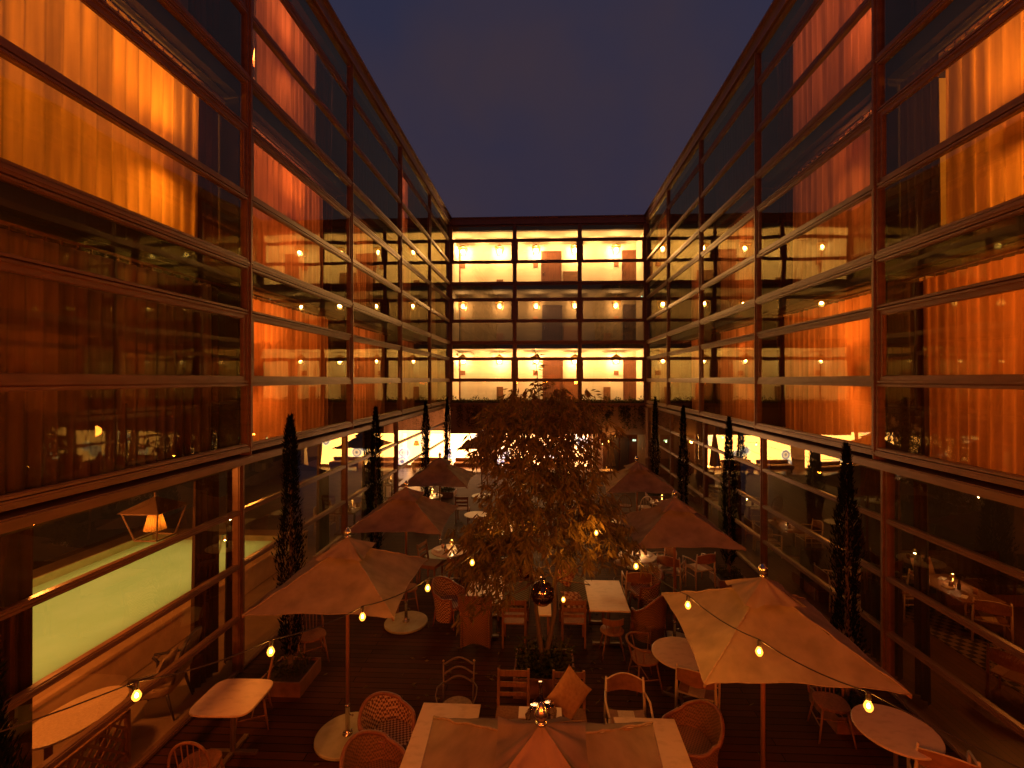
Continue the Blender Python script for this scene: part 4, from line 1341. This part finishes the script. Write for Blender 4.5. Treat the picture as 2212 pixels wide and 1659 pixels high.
p = gz(1322, 1360, .45); put(stool_chair("round seat wooden chair seen from behind, below the bare marble table", (p.x, p.y, 0), PI))
p = gz(1392, 1275, .42); put(tub_chair("patterned wicker tub chair right of the bare marble table", (p.x, p.y, 0), rad(-80), M_wickl, .84, .60, .33))
p = gz(1400, 1335, .42); put(tub_chair("high plain wicker tub chair behind the round bare table", (p.x, p.y, 0), rad(-140), M_wick, .98, .62, .34, .04, .10))
p = gz(1392, 1420, .45); put(hoop_chair("low armed spindle chair with bent rail, left of the round bare table", (p.x, p.y, 0), rad(100), arm=True))
p = gz(1428, 1222, .45); put(sling_chair("pale wood chair right of the set round table", (p.x, p.y, 0), rad(-75)))
p = gz(1375, 1262, .45); put(sling_chair("pale wood chair in front of the set round table, near the string bulb", (p.x, p.y, 0), PI))
p = gz(1343, 1215, .62); put(bar_stool("dark iron bistro chair left of the set round table", (p.x, p.y, 0), rad(80)))
p = gz(932, 1215, .45); put(slat_chair("dark slim chair left of the leaf shaded round table", (p.x, p.y, 0), rad(75)))
p = gz(985, 1225, .45); put(stool_chair("wooden chair in front of the leaf shaded round table", (p.x, p.y, 0), PI))
p = gz(1010, 1195, .45); put(tub_chair("orange lit wicker chair right of the leaf shaded round table", (p.x, p.y, 0), rad(-90), M_wick, .80, .6, .3))
p = gz(1055, 1150, .42); put(tub_chair("wicker chair left of the bright set table behind the tree", (p.x, p.y, 0), rad(60), M_wick, .8, .6, .32))
p = gz(1318, 1150, .42); put(tub_chair("pale backed wicker chair right of the tree, by the brightest bulb", (p.x, p.y, 0), rad(-60), M_wickl, .84, .6, .32))
for (px, py, a, lab) in ((1440, 1268, 150, "pale legs of a chair under the second right parasol, left one"), (1500, 1262, 200, "pale legs of a chair under the second right parasol, right one")):
    p = gz(px + 10, py - 40, .45); put(sling_chair(lab, (p.x, p.y, 0), rad(a)))
for (px, py, a, lab) in ((1350, 1092, 170, "dark chair under the left edge of the third right parasol"), (1392, 1095, 190, "pale chair under the third right parasol")):
    p = gz(px, py, .45); put(hoop_chair(lab, (p.x, p.y, 0), rad(a), M_palew if a > 180 else M_wood))
p = gz(1000, 1098, .45); put(slat_chair("wooden chair under the right edge of the third left parasol", (p.x, p.y, 0), rad(180)))
p = gz(1820, 1545, .45); put(hoop_chair("hoop back chair in shadow behind the lower right round table", (p.x, p.y + .25, 0), rad(-10)))
p = gz(2020, 1650, .45); put(sling_chair("pale wood armchair cut off at the bottom right, in front of the round table", (p.x, p.y - .1, 0), rad(150)))
p = gz(890, 1270, .45); put(hoop_chair("dark wooden chair under the second left parasol", (p.x - .1, p.y, 0), rad(20)))

# -- lounge benches with patterned upholstery between the two middle tables
M_bench = weave("green patterned upholstery", (0.16, 0.13, 0.05), (0.07, 0.05, 0.02), 22, .85)
for (px, py, lab) in ((1112, 1268, "green patterned lounge bench left of the trestle side table"), (1238, 1270, "green patterned lounge bench right of the trestle side table")):
    p = gz(px, py, .42)
    t = thing("lounge_bench", lab, "bench", (p.x, p.y, 0), 0, "patterned lounge benches")
    MB().box((-.32, -.62, .26), (.32, .62, .42)).build("cushion_seat", M_bench, t, bevel=.03)
    mb = MB(); mb.box((-.33, -.63, .20), (.33, .63, .258)); mb.build("frame", M_wood, t, bevel=.004)
    for sx_ in (-1, 1):
        for sy in (-1, 1): MB().box((sx_ * .30 - .02, sy * .58 - .02, 0), (sx_ * .30 + .02, sy * .58 + .02, .199)).build("leg", M_wood, t)


def cushion(label, loc, rot, s=.23, m=None, group="scatter cushions"):
    mb = MB()
    def side(sg):
        def fn(a, b):
            x, y = 2 * a - 1, 2 * b - 1
            e = (1 - x * x) ** .5 * (1 - y * y) ** .5
            pin = 1 - .10 * (1 - x * x) * abs(y) ** 4
            pin2 = 1 - .10 * (1 - y * y) * abs(x) ** 4
            return (x * s * pin2, y * s * pin, sg * .07 * e ** .7)
        return fn
    mb.grid(side(1), 14, 14); mb.grid(side(-1), 14, 14)
    o = mb.build("cushion", m or M_cush, None, True)
    o.location = loc; o.rotation_euler = rot
    return tag(o, label, "cushion", group)


p = Vector(C_r.location); cushion("pointed ochre cushion with pale patchwork, standing on the near slat chair", (p.x + .0, p.y + .06, .74), (rad(72), rad(50), rad(14)), .25, M_cushp)
p = gz(1222, 1248, .58); cushion("red diamond patterned cushion standing on the right lounge bench", (p.x, p.y, .66), (rad(70), rad(35), .2))
p = gz(1240, 1303, .5); cushion("zigzag patterned cushion lying on the right lounge bench, near a bulb", (p.x, p.y, .54), (rad(28), rad(14), .5))
p = gz(1135, 1240, .58); cushion("plain cushion standing on the left lounge bench", (p.x, p.y, .64), (rad(70), rad(-20), -.2), .2, M_cushp)

# -- table settings
def tumbler(label, x, y, z, m=None):
    o = MB().lathe([(.001, 0), (.033, 0), (.040, .095), (.036, .095), (.030, .008), (.001, .008)], 18, (0, 0, 0)).build("tumbler", m or M_clear, None, True)
    o.location = (x, y, z); return tag(o, label, "glass", "glasses on the tables")
def bottle(label, x, y, z, s=1.0, m=None):
    o = MB().lathe([(.001, 0), (.030 * s, 0), (.032 * s, .09 * s), (.014 * s, .13 * s), (.012 * s, .18 * s), (.016 * s, .185 * s), (.001, .19 * s)], 16).build("bottle", m or M_black, None, True)
    o.location = (x, y, z); return tag(o, label, "bottle", "bottles on the tables")
def napkin(label, x, y, z, a):
    o = MB().box((-.09, -.05, 0), (.09, .05, .018)).build("folded_napkin", M_napkin, None, bevel=.006)
    o.location = (x, y, z); o.rotation_euler = (0, 0, a); return tag(o, label, "napkin", "napkins on the tables")
def tlamp(label, x, y, z, pw=5, s=1.0, col=(1, .55, .2)):
    t = thing("table_lamp", label, "lamp", (x, y, z), 0, "small brass table lamps")
    MB().lathe([(.05 * s, 0), (.05 * s, .01), (.008 * s, .02), (.008 * s, .18 * s)], 16).build("stand", M_brass, t, True)
    m = MB(); m.lathe([(.06 * s, .16 * s), (.03 * s, .22 * s)], 18); m.f = m.f[:-2]; m.build("lamp_shade", M_brass, t, True)
    MB().ball((0, 0, .165 * s), .014 * s, 8, 6).build("bulb", M_bulb, t)
    lamp("lamp_light", (0, 0, .14 * s), pw, col, .02, t)
sets = [(R1, "leaf shaded round table", 6), (R2, "round table with lamp right of the tree", 7), (T6, "set table deep behind the tree", 10), (R6, "lit table under the third left parasol", 11), (R8, "small far right table", 6)]
rr = random.Random(12)
for T, nm, pw in sets:
    c = T.location
    tlamp(f"small brass lamp on the {nm}", c.x + .05, c.y + .06, .75, pw)
    for i in range(3):
        a = 2.1 * i + .4
        tumbler(f"{('brown','tall','amber')[i]} tumbler on the {nm}, {('right','back left','front left')[i]} side", c.x + .22 * math.cos(a), c.y + .2 * math.sin(a), .75, M_leather)
    bottle(f"dark bottle on the {nm}", c.x - .08, c.y - .06, .75)
    napkin(f"folded white napkin on the {nm}, right side", c.x + .27, c.y - .02, .75, .9)
    napkin(f"folded white napkin on the {nm}, left side", c.x - .27, c.y - .08, .75, -.7)

# glassware on the near middle table
def vase(label, x, y, z, prof, m, cat="vase", name="glass_vase"):
    o = MB().lathe(prof, 28).build(name, m, None, True)
    o.location = (x, y, z); return tag(o, label, cat, "glassware on the near middle table")
M_vase = glass("smoked_glass", (0.55, 0.42, 0.30), 0.12, 0.03)
c = gz(1168, 1545, .75)
vase("tall narrow neck carafe in the middle of the near table", c.x, c.y + .12, .70, [(.001, 0), (.08, 0), (.11, .05), (.10, .12), (.03, .2), (.024, .36), (.03, .38)], M_vase)
vase("wide dark glass bowl vase left of the carafe", c.x - .06, c.y - .1, .70, [(.001, 0), (.06, 0), (.12, .07), (.13, .13), (.07, .2), (.08, .22)], M_vase)
vase("dark glass bowl vase right of the carafe", c.x + .10, c.y + .0, .70, [(.001, 0), (.05, 0), (.10, .06), (.10, .12), (.06, .17), (.07, .19)], M_vase)
vase("small open glass with bright rim in front of the carafe", c.x + .0, c.y - .25, .70, [(.001, 0), (.04, 0), (.055, .12), (.07, .22)], M_vase)
for i, (dx, lab) in enumerate(((-.13, "pale folded place mat left of the glassware"), (.12, "pale folded place mat right of the glassware"))):
    o = MB().box((-.07, -.10, 0), (.07, .10, .012)).build("place_mat", M_napkin, None, bevel=.003); o.location = (c.x + dx * 1.6, c.y + .1, .701); tag(o, lab, "place mat")

# glass globes hanging in the tree
M_globe = glass("brown_globe_glass", (0.42, 0.22, 0.10), 0.16, 0.02)
for (px, py, r_, z_, lab) in ((1172, 1281, .19, 1.62, "large brown glass globe hanging in front of the tree fork"), (1134, 1235, .11, 1.85, "small brown glass globe hanging in the leaves, left of the large one")):
    p = gz(px, py, z_)
    t = thing("hanging_globe", lab, "lantern", (p.x, p.y, z_), 0, "glass globes hanging in the tree")
    MB().lathe([(.001, -r_), (r_ * .5, -r_ * .87), (r_ * .87, -r_ * .5), (r_, 0), (r_ * .87, r_ * .5), (r_ * .5, r_ * .87), (r_ * .22, r_ * 1.0), (r_ * .22, r_ * 1.25)], 28).build("globe", M_globe, t, True)
    MB().tube([(0, 0, r_ * 1.2), (0, 0, r_ + .5)], .004, 5).build("cord", M_black, t)
    MB().ball((0, 0, -.05), .03, 8, 6).build("candle", M_napkin, t, True)
# ------------------------------------------------------------------ string lights
M_wire = mat("black_cable", (0.02, 0.015, 0.012), .5)
def string(label, pts, bulbs, lab_b, post):
    """pts: cable through these points; bulbs hang below each"""
    mb = MB(); path = []
    for a, b in zip(pts[:-1], pts[1:]):
        a, b = Vector(a), Vector(b)
        for i in range(8):
            q = i / 8; path.append(a.lerp(b, q) + Vector((0, 0, -.05 * (b - a).length * 4 * q * (1 - q))))
    path.append(Vector(pts[-1]))
    mb.tube(path, .0055, 6)
    tag(mb.build("light_string_cable", M_wire, None, True), label, "cable")
    for i, (p, l) in enumerate(zip(bulbs, lab_b)):
        t = thing("string_bulb", l, "light bulb", p, 0, "glowing bulbs of the string lights")
        MB().lathe([(.013, .032), (.016, .045), (.016, .085), (.006, .095)], 12).build("socket", M_black, t, True)
        MB().lathe([(.001, -.036), (.016, -.033), (.026, -.016), (.029, -.002), (.022, .018), (.013, .034)], 14).build("bulb", M_bulb, t, True)
        MB().lathe([(.001, -.018), (.009, -.012), (.011, 0), (.007, .014), (.001, .02)], 10).build("filament", M_fil, t, True)
        lamp("bulb_light", (0, 0, 0), post[i] if isinstance(post, (list, tuple)) else post, (1, .32, .03), .04, t)
ZS = 2.72
def sb(px, py, z=ZS): return gz(px, py, z)
LBp = [sb(295, 1502), sb(585, 1407), sb(783, 1332), sb(924, 1270), sb(1020, 1215)]
LBp += [sb(1058, 1142, 2.3), sb(1145, 1141, 2.3)]
cab = [Vector((-4.8, 1.9, ZS + .2)), Vector((-3.6, 2.55, ZS + .1))] + [p + Vector((0, 0, .095)) for p in LBp]
string("black cable of the left light string, running up to the tree", [(-5.0, 1.4, 2.95)] + [tuple(p + Vector((0, 0, .095))) for p in LBp], LBp,
       ["glowing bulb over the armchair at the lower left, first of the left string", "glowing bulb beside the hoop chair at left, second of the left string", "glowing bulb in front of the near left parasol", "glowing bulb right of the near left parasol",
        "glowing bulb at the left edge of the leaves", "glowing bulb beside the set table, inside the tree", "glowing bulb in the middle of the tree crown"], [9, 9, 9, 8, 8, 8, 8])
RBp = [sb(1876, 1525), sb(1640, 1407), sb(1486, 1307), sb(1374, 1223), sb(1288, 1151)]
string("black cable of the right light string, crossing over the near right parasol", [(3.6, 1.2, 3.1)] + [tuple(p + Vector((0, 0, .095))) for p in RBp] + [(.45, 7.6, 3.1)], RBp,
       ["glowing bulb over the lower right round table", "glowing bulb over the middle of the near right parasol", "glowing bulb over the left corner of the near right parasol", "glowing bulb in front of the set round table at right", "brightest bulb, in the right side of the tree"], [10, 11, 10, 9, 14])
XBp = [gz(1217, 1295, 1.9), Vector((.62, 12.0, 2.5)), Vector((1.2, 13.5, 2.6)), Vector((2.35, 19.0, 2.3)), Vector((3.15, 20.5, 2.4)), Vector((1.1, 17.0, 1.6)), Vector((-.55, 11.6, 2.2)), gz(1193, 1038, 2.6), gz(1188, 1113, 2.2), gz(1205, 1207, 1.95)]
string("thin cable carrying the bulbs deep behind the tree", [tuple(p + Vector((0, 0, .095))) for p in XBp[1:]], XBp,
       ["single bulb above the zigzag cushion on the lounge bench", "small far bulb seen through the tree, right of the trunk", "small far bulb in the right half of the crown", "far bulb near the closed parasol, upper right of the tree",
        "far bulb just left of the wall lamp", "tiny far bulb low behind the tree", "tiny far bulb low behind the left of the tree", "small bulb in the upper middle of the crown", "small bulb in the centre of the crown below another", "small bulb low in the crown, above the glass globe"], [6, 9, 9, 10, 10, 9, 8, 9, 9, 7])
tag(MB().tube([XBp[0] + Vector((0, 0, .09)), XBp[0] + Vector((-.1, .3, 1.2))], .004, 5).build("bulb_cord", M_wire), "thin cord holding the single bulb under the crown", "cord")

# wall lamp at the far right, candles
t = thing("wall_lamp", "bright shaded wall lamp left of the dark doors at the far right", "lamp", (3.36, YB - .02, 1.72), 0)
MB().box((-.05, .02, -.08), (.05, .10, .08)).build("wall_plate", M_brass, t)
MB().lathe([(.09, -.06), (.07, .10)], 16).build("lamp_shade", M_bulb, t, True)
lamp("lamp_light", (0, -.15, 0), 22, (1, .42, .09), .08, t)
t = thing("candle_table", "side table with flickering candles right of the tree, at the end wall", "table", (3.0, YB - 1.6, 0), 0)
MB().box((-.3, -.25, .5), (.3, .25, .54)).build("table_top", M_palew, t); MB().box((-.26, -.2, 0), (.26, .2, .499)).build("cabinet", M_wood, t)
for i in range(4):
    x = -.18 + .12 * i
    MB().lathe([(.02, .541), (.02, .62 + .02 * (i % 2))], 10).build("candle", M_napkin, t)
    MB().lathe([(.001, .645), (.012, .665), (.001, .71)], 8).build("flame", M_bulb, t)
lamp("flame_light", (0, -.02, .75), 6, (1, .36, .05), .04, t)

# orange shaded lamp behind the glass at far left
t = thing("shaded_lamp", "small orange pleated lamp behind the far left glass, above the bright panel", "lamp", (-XL - .9, 21.0, 1.9), 0)
m_ = MB(); m_.lathe([(.13, 0), (.08, .2)], 20); m_.f = m_.f[:-2]; m_.build("lamp_shade", M_sheer, t, True)
MB().tube([(0, 0, .18), (0, 0, 1.5)], .006, 5).build("cord", M_black, t)
lamp("lamp_light", (0, 0, .08), 5, (1, .3, .03), .05, t)

# ------------------------------------------------------------------ pool room behind the left glass
M_pooltile = noisy(mat("pool_mosaic", (0.70, 0.70, 0.42), 0.4), (0.58, 0.60, 0.32), 5, 8)
M_poolrim = noisy(mat("pool_rim_stone", (0.62, 0.40, 0.24), 0.5), (0.5, 0.32, 0.19), 4, 6)
t = thing("swimming_pool", "raised indoor pool with glowing yellow green water behind the left glass", "pool", (-9.2, 8, 0))
y0, y1, xn, xf = 1.2, 12.6, -7.28, -11.0
mb = MB()
mb.box((-6.80, y0 - .5, 0), (-6.86, y1 + .5, .50))
mb.box((-6.78, y0 - .5, .50), (xn, y1 + .5, .57))
mb.box((xf - .5, y0 - .5, 0), (xf, y1 + .5, .62)); mb.box((xf, y1, 0), (xn, y1 + .5, .57)); mb.box((xf, y0 - .5, 0), (xn, y0, .57))
mb.build("rim", M_poolrim, t, world=True, bevel=.012)
mb = MB()
mb.box((xf, y0, -.0), (xn, y1, .03)); mb.box((xn, y0, .03), (xn + .02, y1, .499)); mb.box((xf, y0, .03), (xf + .004, y1, .60))
mb.build("basin", M_pooltile, t, world=True)
mw = glass("pool_water", (0.80, 0.92, 0.55), 0.03, 0.02, 0.03)
mk = N(mw, "ShaderNodeBsdfTranslucent"); mk.inputs[0].default_value = (.86, .88, .6, 1); m2_ = N(mw, "ShaderNodeMixShader"); m2_.inputs[0].default_value = .8
tn_ = [n for n in mw.node_tree.nodes if n.type == "BSDF_TRANSPARENT"][0]; mixn_ = [n for n in mw.node_tree.nodes if n.type == "MIX_SHADER" and n != m2_][0]
L(mw, tn_.outputs[0], m2_.inputs[1]); L(mw, mk.outputs[0], m2_.inputs[2]); L(mw, m2_.outputs[0], mixn_.inputs[1])
nz_ = N(mw, "ShaderNodeTexNoise"); nz_.inputs["Scale"].default_value = 1.4; nz_.inputs["Detail"].default_value = 6; tc2_ = N(mw, "ShaderNodeTexCoord"); mxx = N(mw, "ShaderNodeMix"); mxx.data_type = "RGBA"
mxx.inputs[6].default_value = (.62, .72, .40, 1); mxx.inputs[7].default_value = (.92, .90, .62, 1)  # noise tint in the water colour imitates caustic light
L(mw, tc2_.outputs["Object"], nz_.inputs["Vector"]); L(mw, nz_.outputs[0], mxx.inputs[0]); L(mw, mxx.outputs[2], mk.inputs[0])
mb = MB(); mb._add([(xf + .01, y0 + .01, .42), (xn - .01, y0 + .01, .42), (xn - .01, y1 - .01, .42), (xf + .01, y1 - .01, .42)], [(0, 1, 2, 3)])
mb.build("water", mw, t, world=True)
d_ = bpy.data.lights.new("pool_light", "AREA"); d_.shape = "RECTANGLE"; d_.size = 3.3; d_.size_y = 11.0; d_.energy = 108; d_.color = (1.0, .72, .18)
o_ = bpy.data.objects.new("pool_light", d_); C.objects.link(o_); o_.parent = t; o_.location = Vector(((xn + xf) / 2, (y0 + y1) / 2, .06)) - t.location; o_.rotation_euler = (PI, 0, 0)
mb = MB()
for y in (9.6, 10.3):
    mb.tube([(xn + .35, y, .56), (xn + .35, y, 1.2), (xn + .2, y, 1.42), (xn - .05, y, 1.35), (xn - .15, y, .9), (xn - .18, y, .1)], .02, 8)
mb.build("ladder_rail", M_steel, t, True, world=True)
lamp("pool_room_fill", (-6.1, 5.2, 3.0), 230, (1, .26, .035), .15, t, world=True)  # added fill lights without fixtures, brighten the pool room floor and rim
lamp("pool_room_fill", (-6.1, 9.4, 3.0), 90, (1, .27, .03), .15, t, world=True)

# hanging lantern with pleated shade
t = thing("pleated_lantern", "glass lantern with pleated orange shade hanging over the pool", "lantern", (-5.85, 6.75, 2.95), 0)
mb = MB(); a_, b_, h_ = .27, .17, .42
for sx_ in (-1, 1):
    for sy in (-1, 1): mb.tube([(sx_ * b_, sy * b_, -h_), (sx_ * a_, sy * a_, 0)], .011, 5)
for r_, z_ in ((b_, -h_), (a_, 0)):
    mb.bar((-r_, -r_, z_), (r_, -r_, z_), .02, .02); mb.bar((-r_, r_, z_), (r_, r_, z_), .02, .02); mb.bar((-r_, -r_, z_), (-r_, r_, z_), .018, .018); mb.bar((r_, -r_, z_), (r_, r_, z_), .018, .018)
mb._add([(-a_ - .04, -a_ - .04, .01), (a_ + .04, -a_ - .04, .01), (a_ + .04, a_ + .04, .01), (-a_ - .04, a_ + .04, .01), (0, 0, .2)], [(0, 1, 4), (1, 2, 4), (2, 3, 4), (3, 0, 4), (3, 2, 1, 0)])
mb.tube([(0, 0, .18), (0, 0, .43)], .012, 6)
mb.build("lantern_frame", M_metal, t)
mb = MB(); mb.grid(lambda a, b: ((.075 + .06 * (1 - b) + .008 * math.sin(24 * 2 * PI * a)) * math.cos(2 * PI * a), (.075 + .06 * (1 - b) + .008 * math.sin(24 * 2 * PI * a)) * math.sin(2 * PI * a), -.30 + .24 * b), 192, 3)
mb.build("pleated_shade", M_sheer, t, True)
lamp("lantern_light", (0, 0, -.17), 3.5, (1, .30, .02), .04, t)

# ground floor drapes behind the glass beside the mullions
def gdrape(fc, u0, u1, label, m=None):
    t = thing("ground_floor_drape", label, "curtain", fc.P((u0 + u1) / 2, 0, .5), 0, "drapes behind the ground floor glass")
    mb = MB(); pleat(fc, mb, u0, u1, .02, 3.35, .50, .10, .13, random.Random(int(u0 * 100))); mb.build("drape", m or M_gdrape, t, True, world=True)
    mb = MB(); fc.box(mb, u0 - .05, u1 + .05, 3.352, 3.375, .50, .53); mb.build("curtain_rail", M_metal, t, world=True)
ym = us_side
gdrape(fL, 3.8, 4.78, "dark drape at the left edge, left of the pool view")
gdrape(fL, 7.02, 7.54, "dark drape right of the pool view, before the first mullion")
gdrape(fL, 7.75, 8.15, "dark drape just behind the first left mullion, by the cypress")
gdrape(fL, 11.0, 11.6, "dark drape behind the second left mullion")
gdrape(fL, 13.8, 15.6, "dark drape behind the third left bay of ground floor glass")
gdrape(fR, 7.22, 7.54, "dark drape behind the near right ground floor glass, left of the set table")
gdrape(fR, 7.8, 8.7, "dark drape behind the second right bay, right of the cypress")
gdrape(fR, 14.0, 15.6, "dark drape behind the third right bay of ground floor glass")

# armchair, oval table and lattice screen inside, next to the glass
def louis_chair(label, loc, rz, m=M_doord):
    t = thing("carved_armchair", label, "chair", loc, rz)
    m = m or M_wood
    seat_pad(.30, .28, .34, .12, p=4).build("seat", M_seat, t, bevel=.03)
    def bk(u, v, k):
        x = (2 * u - 1) * (.24 + .04 * math.sin(PI * v))
        zz = .50 + .55 * v + .05 * math.sin(PI * u) * v
        return (x, .28 + .16 * v + k, zz)
    MB().sheet(bk, 12, 12, .05).build("backrest", M_seat, t, True)
    MB().tube([bk(0, j / 8, .02) for j in range(9)] + [bk(i / 8, 1, .02) for i in range(1, 9)] + [bk(1, 1 - j / 8, .02) for j in range(1, 9)], .024, 8).build("back_frame", m, t, True)
    for s in (-1, 1):
        MB().tube([(s * .27, .34, .72), (s * .31, .15, .70), (s * .32, -.08, .67), (s * .33, -.20, .66), (s * .32, -.22, .62), (s * .31, -.15, .55), (s * .29, -.14, .42)], .02, 8).build("arm", m, t, True)
        MB().tube([(s * .27, -.24, .36), (s * .30, -.27, .22), (s * .27, -.26, 0)], [.026, .02, .014], 8).build("leg", m, t, True)
        MB().tube([(s * .26, .24, .36), (s * .27, .28, .2), (s * .28, .34, 0)], [.024, .018, .013], 8).build("leg", m, t, True)
    MB().tube([(-.28, -.27, .35), (0, -.30, .33), (.28, -.27, .35)], .02, 8).build("front_rail", m, t, True)
    return t
louis_chair("carved wooden armchair with high back inside the glass, beside the pool wall", (-5.72, 6.65, 0), rad(-75))
o = cushion("striped cushion on the carved armchair by the pool", (-5.62, 6.64, .64), (rad(65), 0, rad(-75)), .22, M_seat)
t = thing("oval_table", "pale oval table inside the glass at the lower left, beside the pool wall", "table", (-5.82, 5.55, 0), rad(-8))
seat_pad(.36, .55, .70, .03, 40, 2.3).build("table_top", M_palew, t, bevel=.006)
for sy in (-1, 1): MB().tube([(0, sy * .3, 0), (0, sy * .3, .70)], .04, 10).build("leg", M_wood, t)
t = thing("lattice_screen", "low dark diagonal lattice bench inside the lower left glass", "bench", (-5.36, 5.15, 0), rad(0))
mb = MB(); n = 7
for i in range(-4, n + 1):
    a, b = i * .16, i * .16 + .5
    for flip in (0, 1):
        q0, q1 = (a, b)
        z0_, z1_ = (.12, .62) if not flip else (.62, .12)
        lo, hi = max(q0, 0), min(q1, 1.15)
        if hi <= lo: continue
        f = lambda q: z0_ + (z1_ - z0_) * (q - q0) / .5
        mb.bar((0 + flip * .012, -.575 + lo, f(lo)), (0 + flip * .012, -.575 + hi, f(hi)), .012, .03)
mb.build("lattice", M_wood, t)
mb = MB(); mb.bar((0.006, -.6, .64), (.006, .6, .64), .05, .04); mb.bar((.006, -.6, .10), (.006, .6, .10), .05, .04); mb.bar((.006, -.6, 0), (.006, -.6, .66), .05, .05, (0, 1, 0)); mb.bar((.006, .6, 0), (.006, .6, .66), .05, .05, (0, 1, 0))
mb.build("frame", M_wood, t)
for i, (x, y, a, lab) in enumerate(((-5.75, 3.95, 200, "pale armchair inside the glass at the bottom left corner"),)):
    sling_chair(lab, (x, y, 0), rad(a))["group"] = "indoor dining chairs"
# loungers and tables beyond the pool
for i, y in enumerate((3.4, 5.6, 7.8, 10.0)):
    t = thing("pool_daybed", f"dark daybed beyond the pool, {ORD[i]} from the near end", "daybed", (-12.4, y, 0), 0, "daybeds beyond the pool")
    MB().box((-.6, -.9, .25), (.6, .9, .45)).build("mattress", M_drape, t, bevel=.03)
    for sx_ in (-1, 1):
        for sy in (-1, 1): MB().box((sx_ * .5 - .03, sy * .8 - .03, 0), (sx_ * .5 + .03, sy * .8 + .03, .249)).build("leg", M_metal, t)

# ------------------------------------------------------------------ dining rooms: tables seen through the glass
def indoor_table(x, y, nm, side, lampw=1.5, n=3, seed=0):
    rr = random.Random(seed)
    T = rect_table(f"dark wooden dining table {nm}", x, y, .8, 1.3, 0, m=M_wood, group="indoor dining tables")
    if lampw: tlamp(f"small lamp on the dining table {nm}", x + .05, y + .1, .75, lampw)
    for i in range(3):
        napkin(f"white napkin on the dining table {nm}, {('near','middle','far')[i]} place", x + rr.uniform(-.28, .28), y - .45 + .42 * i, .75, rr.uniform(-1, 1))
        tumbler(f"tumbler on the dining table {nm}, {('near','middle','far')[i]} place", x + rr.uniform(-.25, .25), y - .3 + .35 * i, .75, M_leather)
    bottle(f"dark bottle on the dining table {nm}", x, y - .1, .75)
    for i, (dx, dy, a) in enumerate(((-.65, -.3, 90), (-.65, .35, 90), (.68, .1, -90))[:n]):
        c = sling_chair(f"pale wood chair at the dining table {nm}, {('near','far','outer')[i]} side", (x + dx, y + dy, 0), rad(a))
        c["group"] = "indoor dining chairs"
q_ = gz(2062, 1268, .75)
indoor_table(q_.x, q_.y, "behind the near right glass", 1, 5.0, 0, 1)
indoor_table(6.9, 10.0, "behind the second right bay", 1, 2.5, 3, 2)
indoor_table(6.9, 13.6, "behind the third right bay", 1, 2.5, 3, 3)
indoor_table(6.9, 17.6, "behind the fourth right bay", 1, 2.5, 2, 4)
indoor_table(-6.3, 14.8, "behind the third left bay", -1, 2.5, 2, 5)
indoor_table(-6.3, 18.6, "behind the fourth left bay", -1, 2.5, 2, 6)
sling_chair("pale wood armchair inside the near right glass, turned to the set table", tuple(gz(2135, 1330, .45).xy) + (0,), rad(150))["group"] = "indoor dining chairs"
sling_chair("dark cut off armchair inside at the lower right edge", tuple(gz(2198, 1455, .45).xy) + (0,), rad(120), M_wood)["group"] = "indoor dining chairs"
cushion("large square cushion on the bench behind the near right glass", (q_.x + .15, q_.y + .95, .72), (rad(70), 0, rad(10)), .26, M_cushp)
t = thing("indoor_bench", "long dark wall bench behind the near right glass", "bench", (q_.x, q_.y + 1.1, 0), PI / 2)
MB().box((-.3, -2.2, .25), (.3, 2.2, .46)).build("cushion_seat", M_drape, t, bevel=.03); MB().box((.31, -2.2, 0), (.45, 2.2, .95)).build("backrest", M_drape, t, bevel=.03); MB().box((-.28, -2.18, 0), (.30, 2.18, .249)).build("base", M_wood, t)
t = MB().box((-.55, -2.0, 0), (.55, 2.0, .012)).build("checkered_rug", weave("checkered_rug_wool", (.20, .12, .07), (.03, .02, .015), 8, .9)); t.location = (gz(2105, 1390, 0).x, gz(2105, 1390, 0).y, 0.0); tag(t, "checkered black and tan rug inside the near right glass", "rug")
lamp("dining_light", (8.2, 8.2, 2.7), 60, (1, .26, .035), .2, rw, world=True)
lamp("dining_light", (7.2, 12.0, 2.9), 34, (1, .28, .04), .2, rw, world=True)
lamp("dining_light", (7.2, 17.0, 2.9), 34, (1, .28, .04), .2, rw, world=True)
lamp("lounge_light", (-6.6, 16.5, 2.9), 34, (1, .32, .05), .2, lw, world=True)
# lounge seats in front of the backlit panels
for i, x in enumerate((-6.4, -4.1, -1.4, .6)):
    t = thing("lounge_sofa", f"low pale sofa before the backlit panels, {ORD[i]} from the left", "sofa", (x, YB + .95, 0), 0, "sofas before the backlit panels")
    MB().box((-.8, -.35, .2), (.8, .35, .42)).build("seat", M_cushp, t, bevel=.04); MB().box((-.8, .2, .421), (.8, .38, .60)).build("backrest", M_cushp, t, bevel=.04)
    for sx_ in (-1, 1): MB().box((sx_ * .7 - .03, -.3, 0), (sx_ * .7 + .03, .3, .199)).build("leg", M_wood, t)
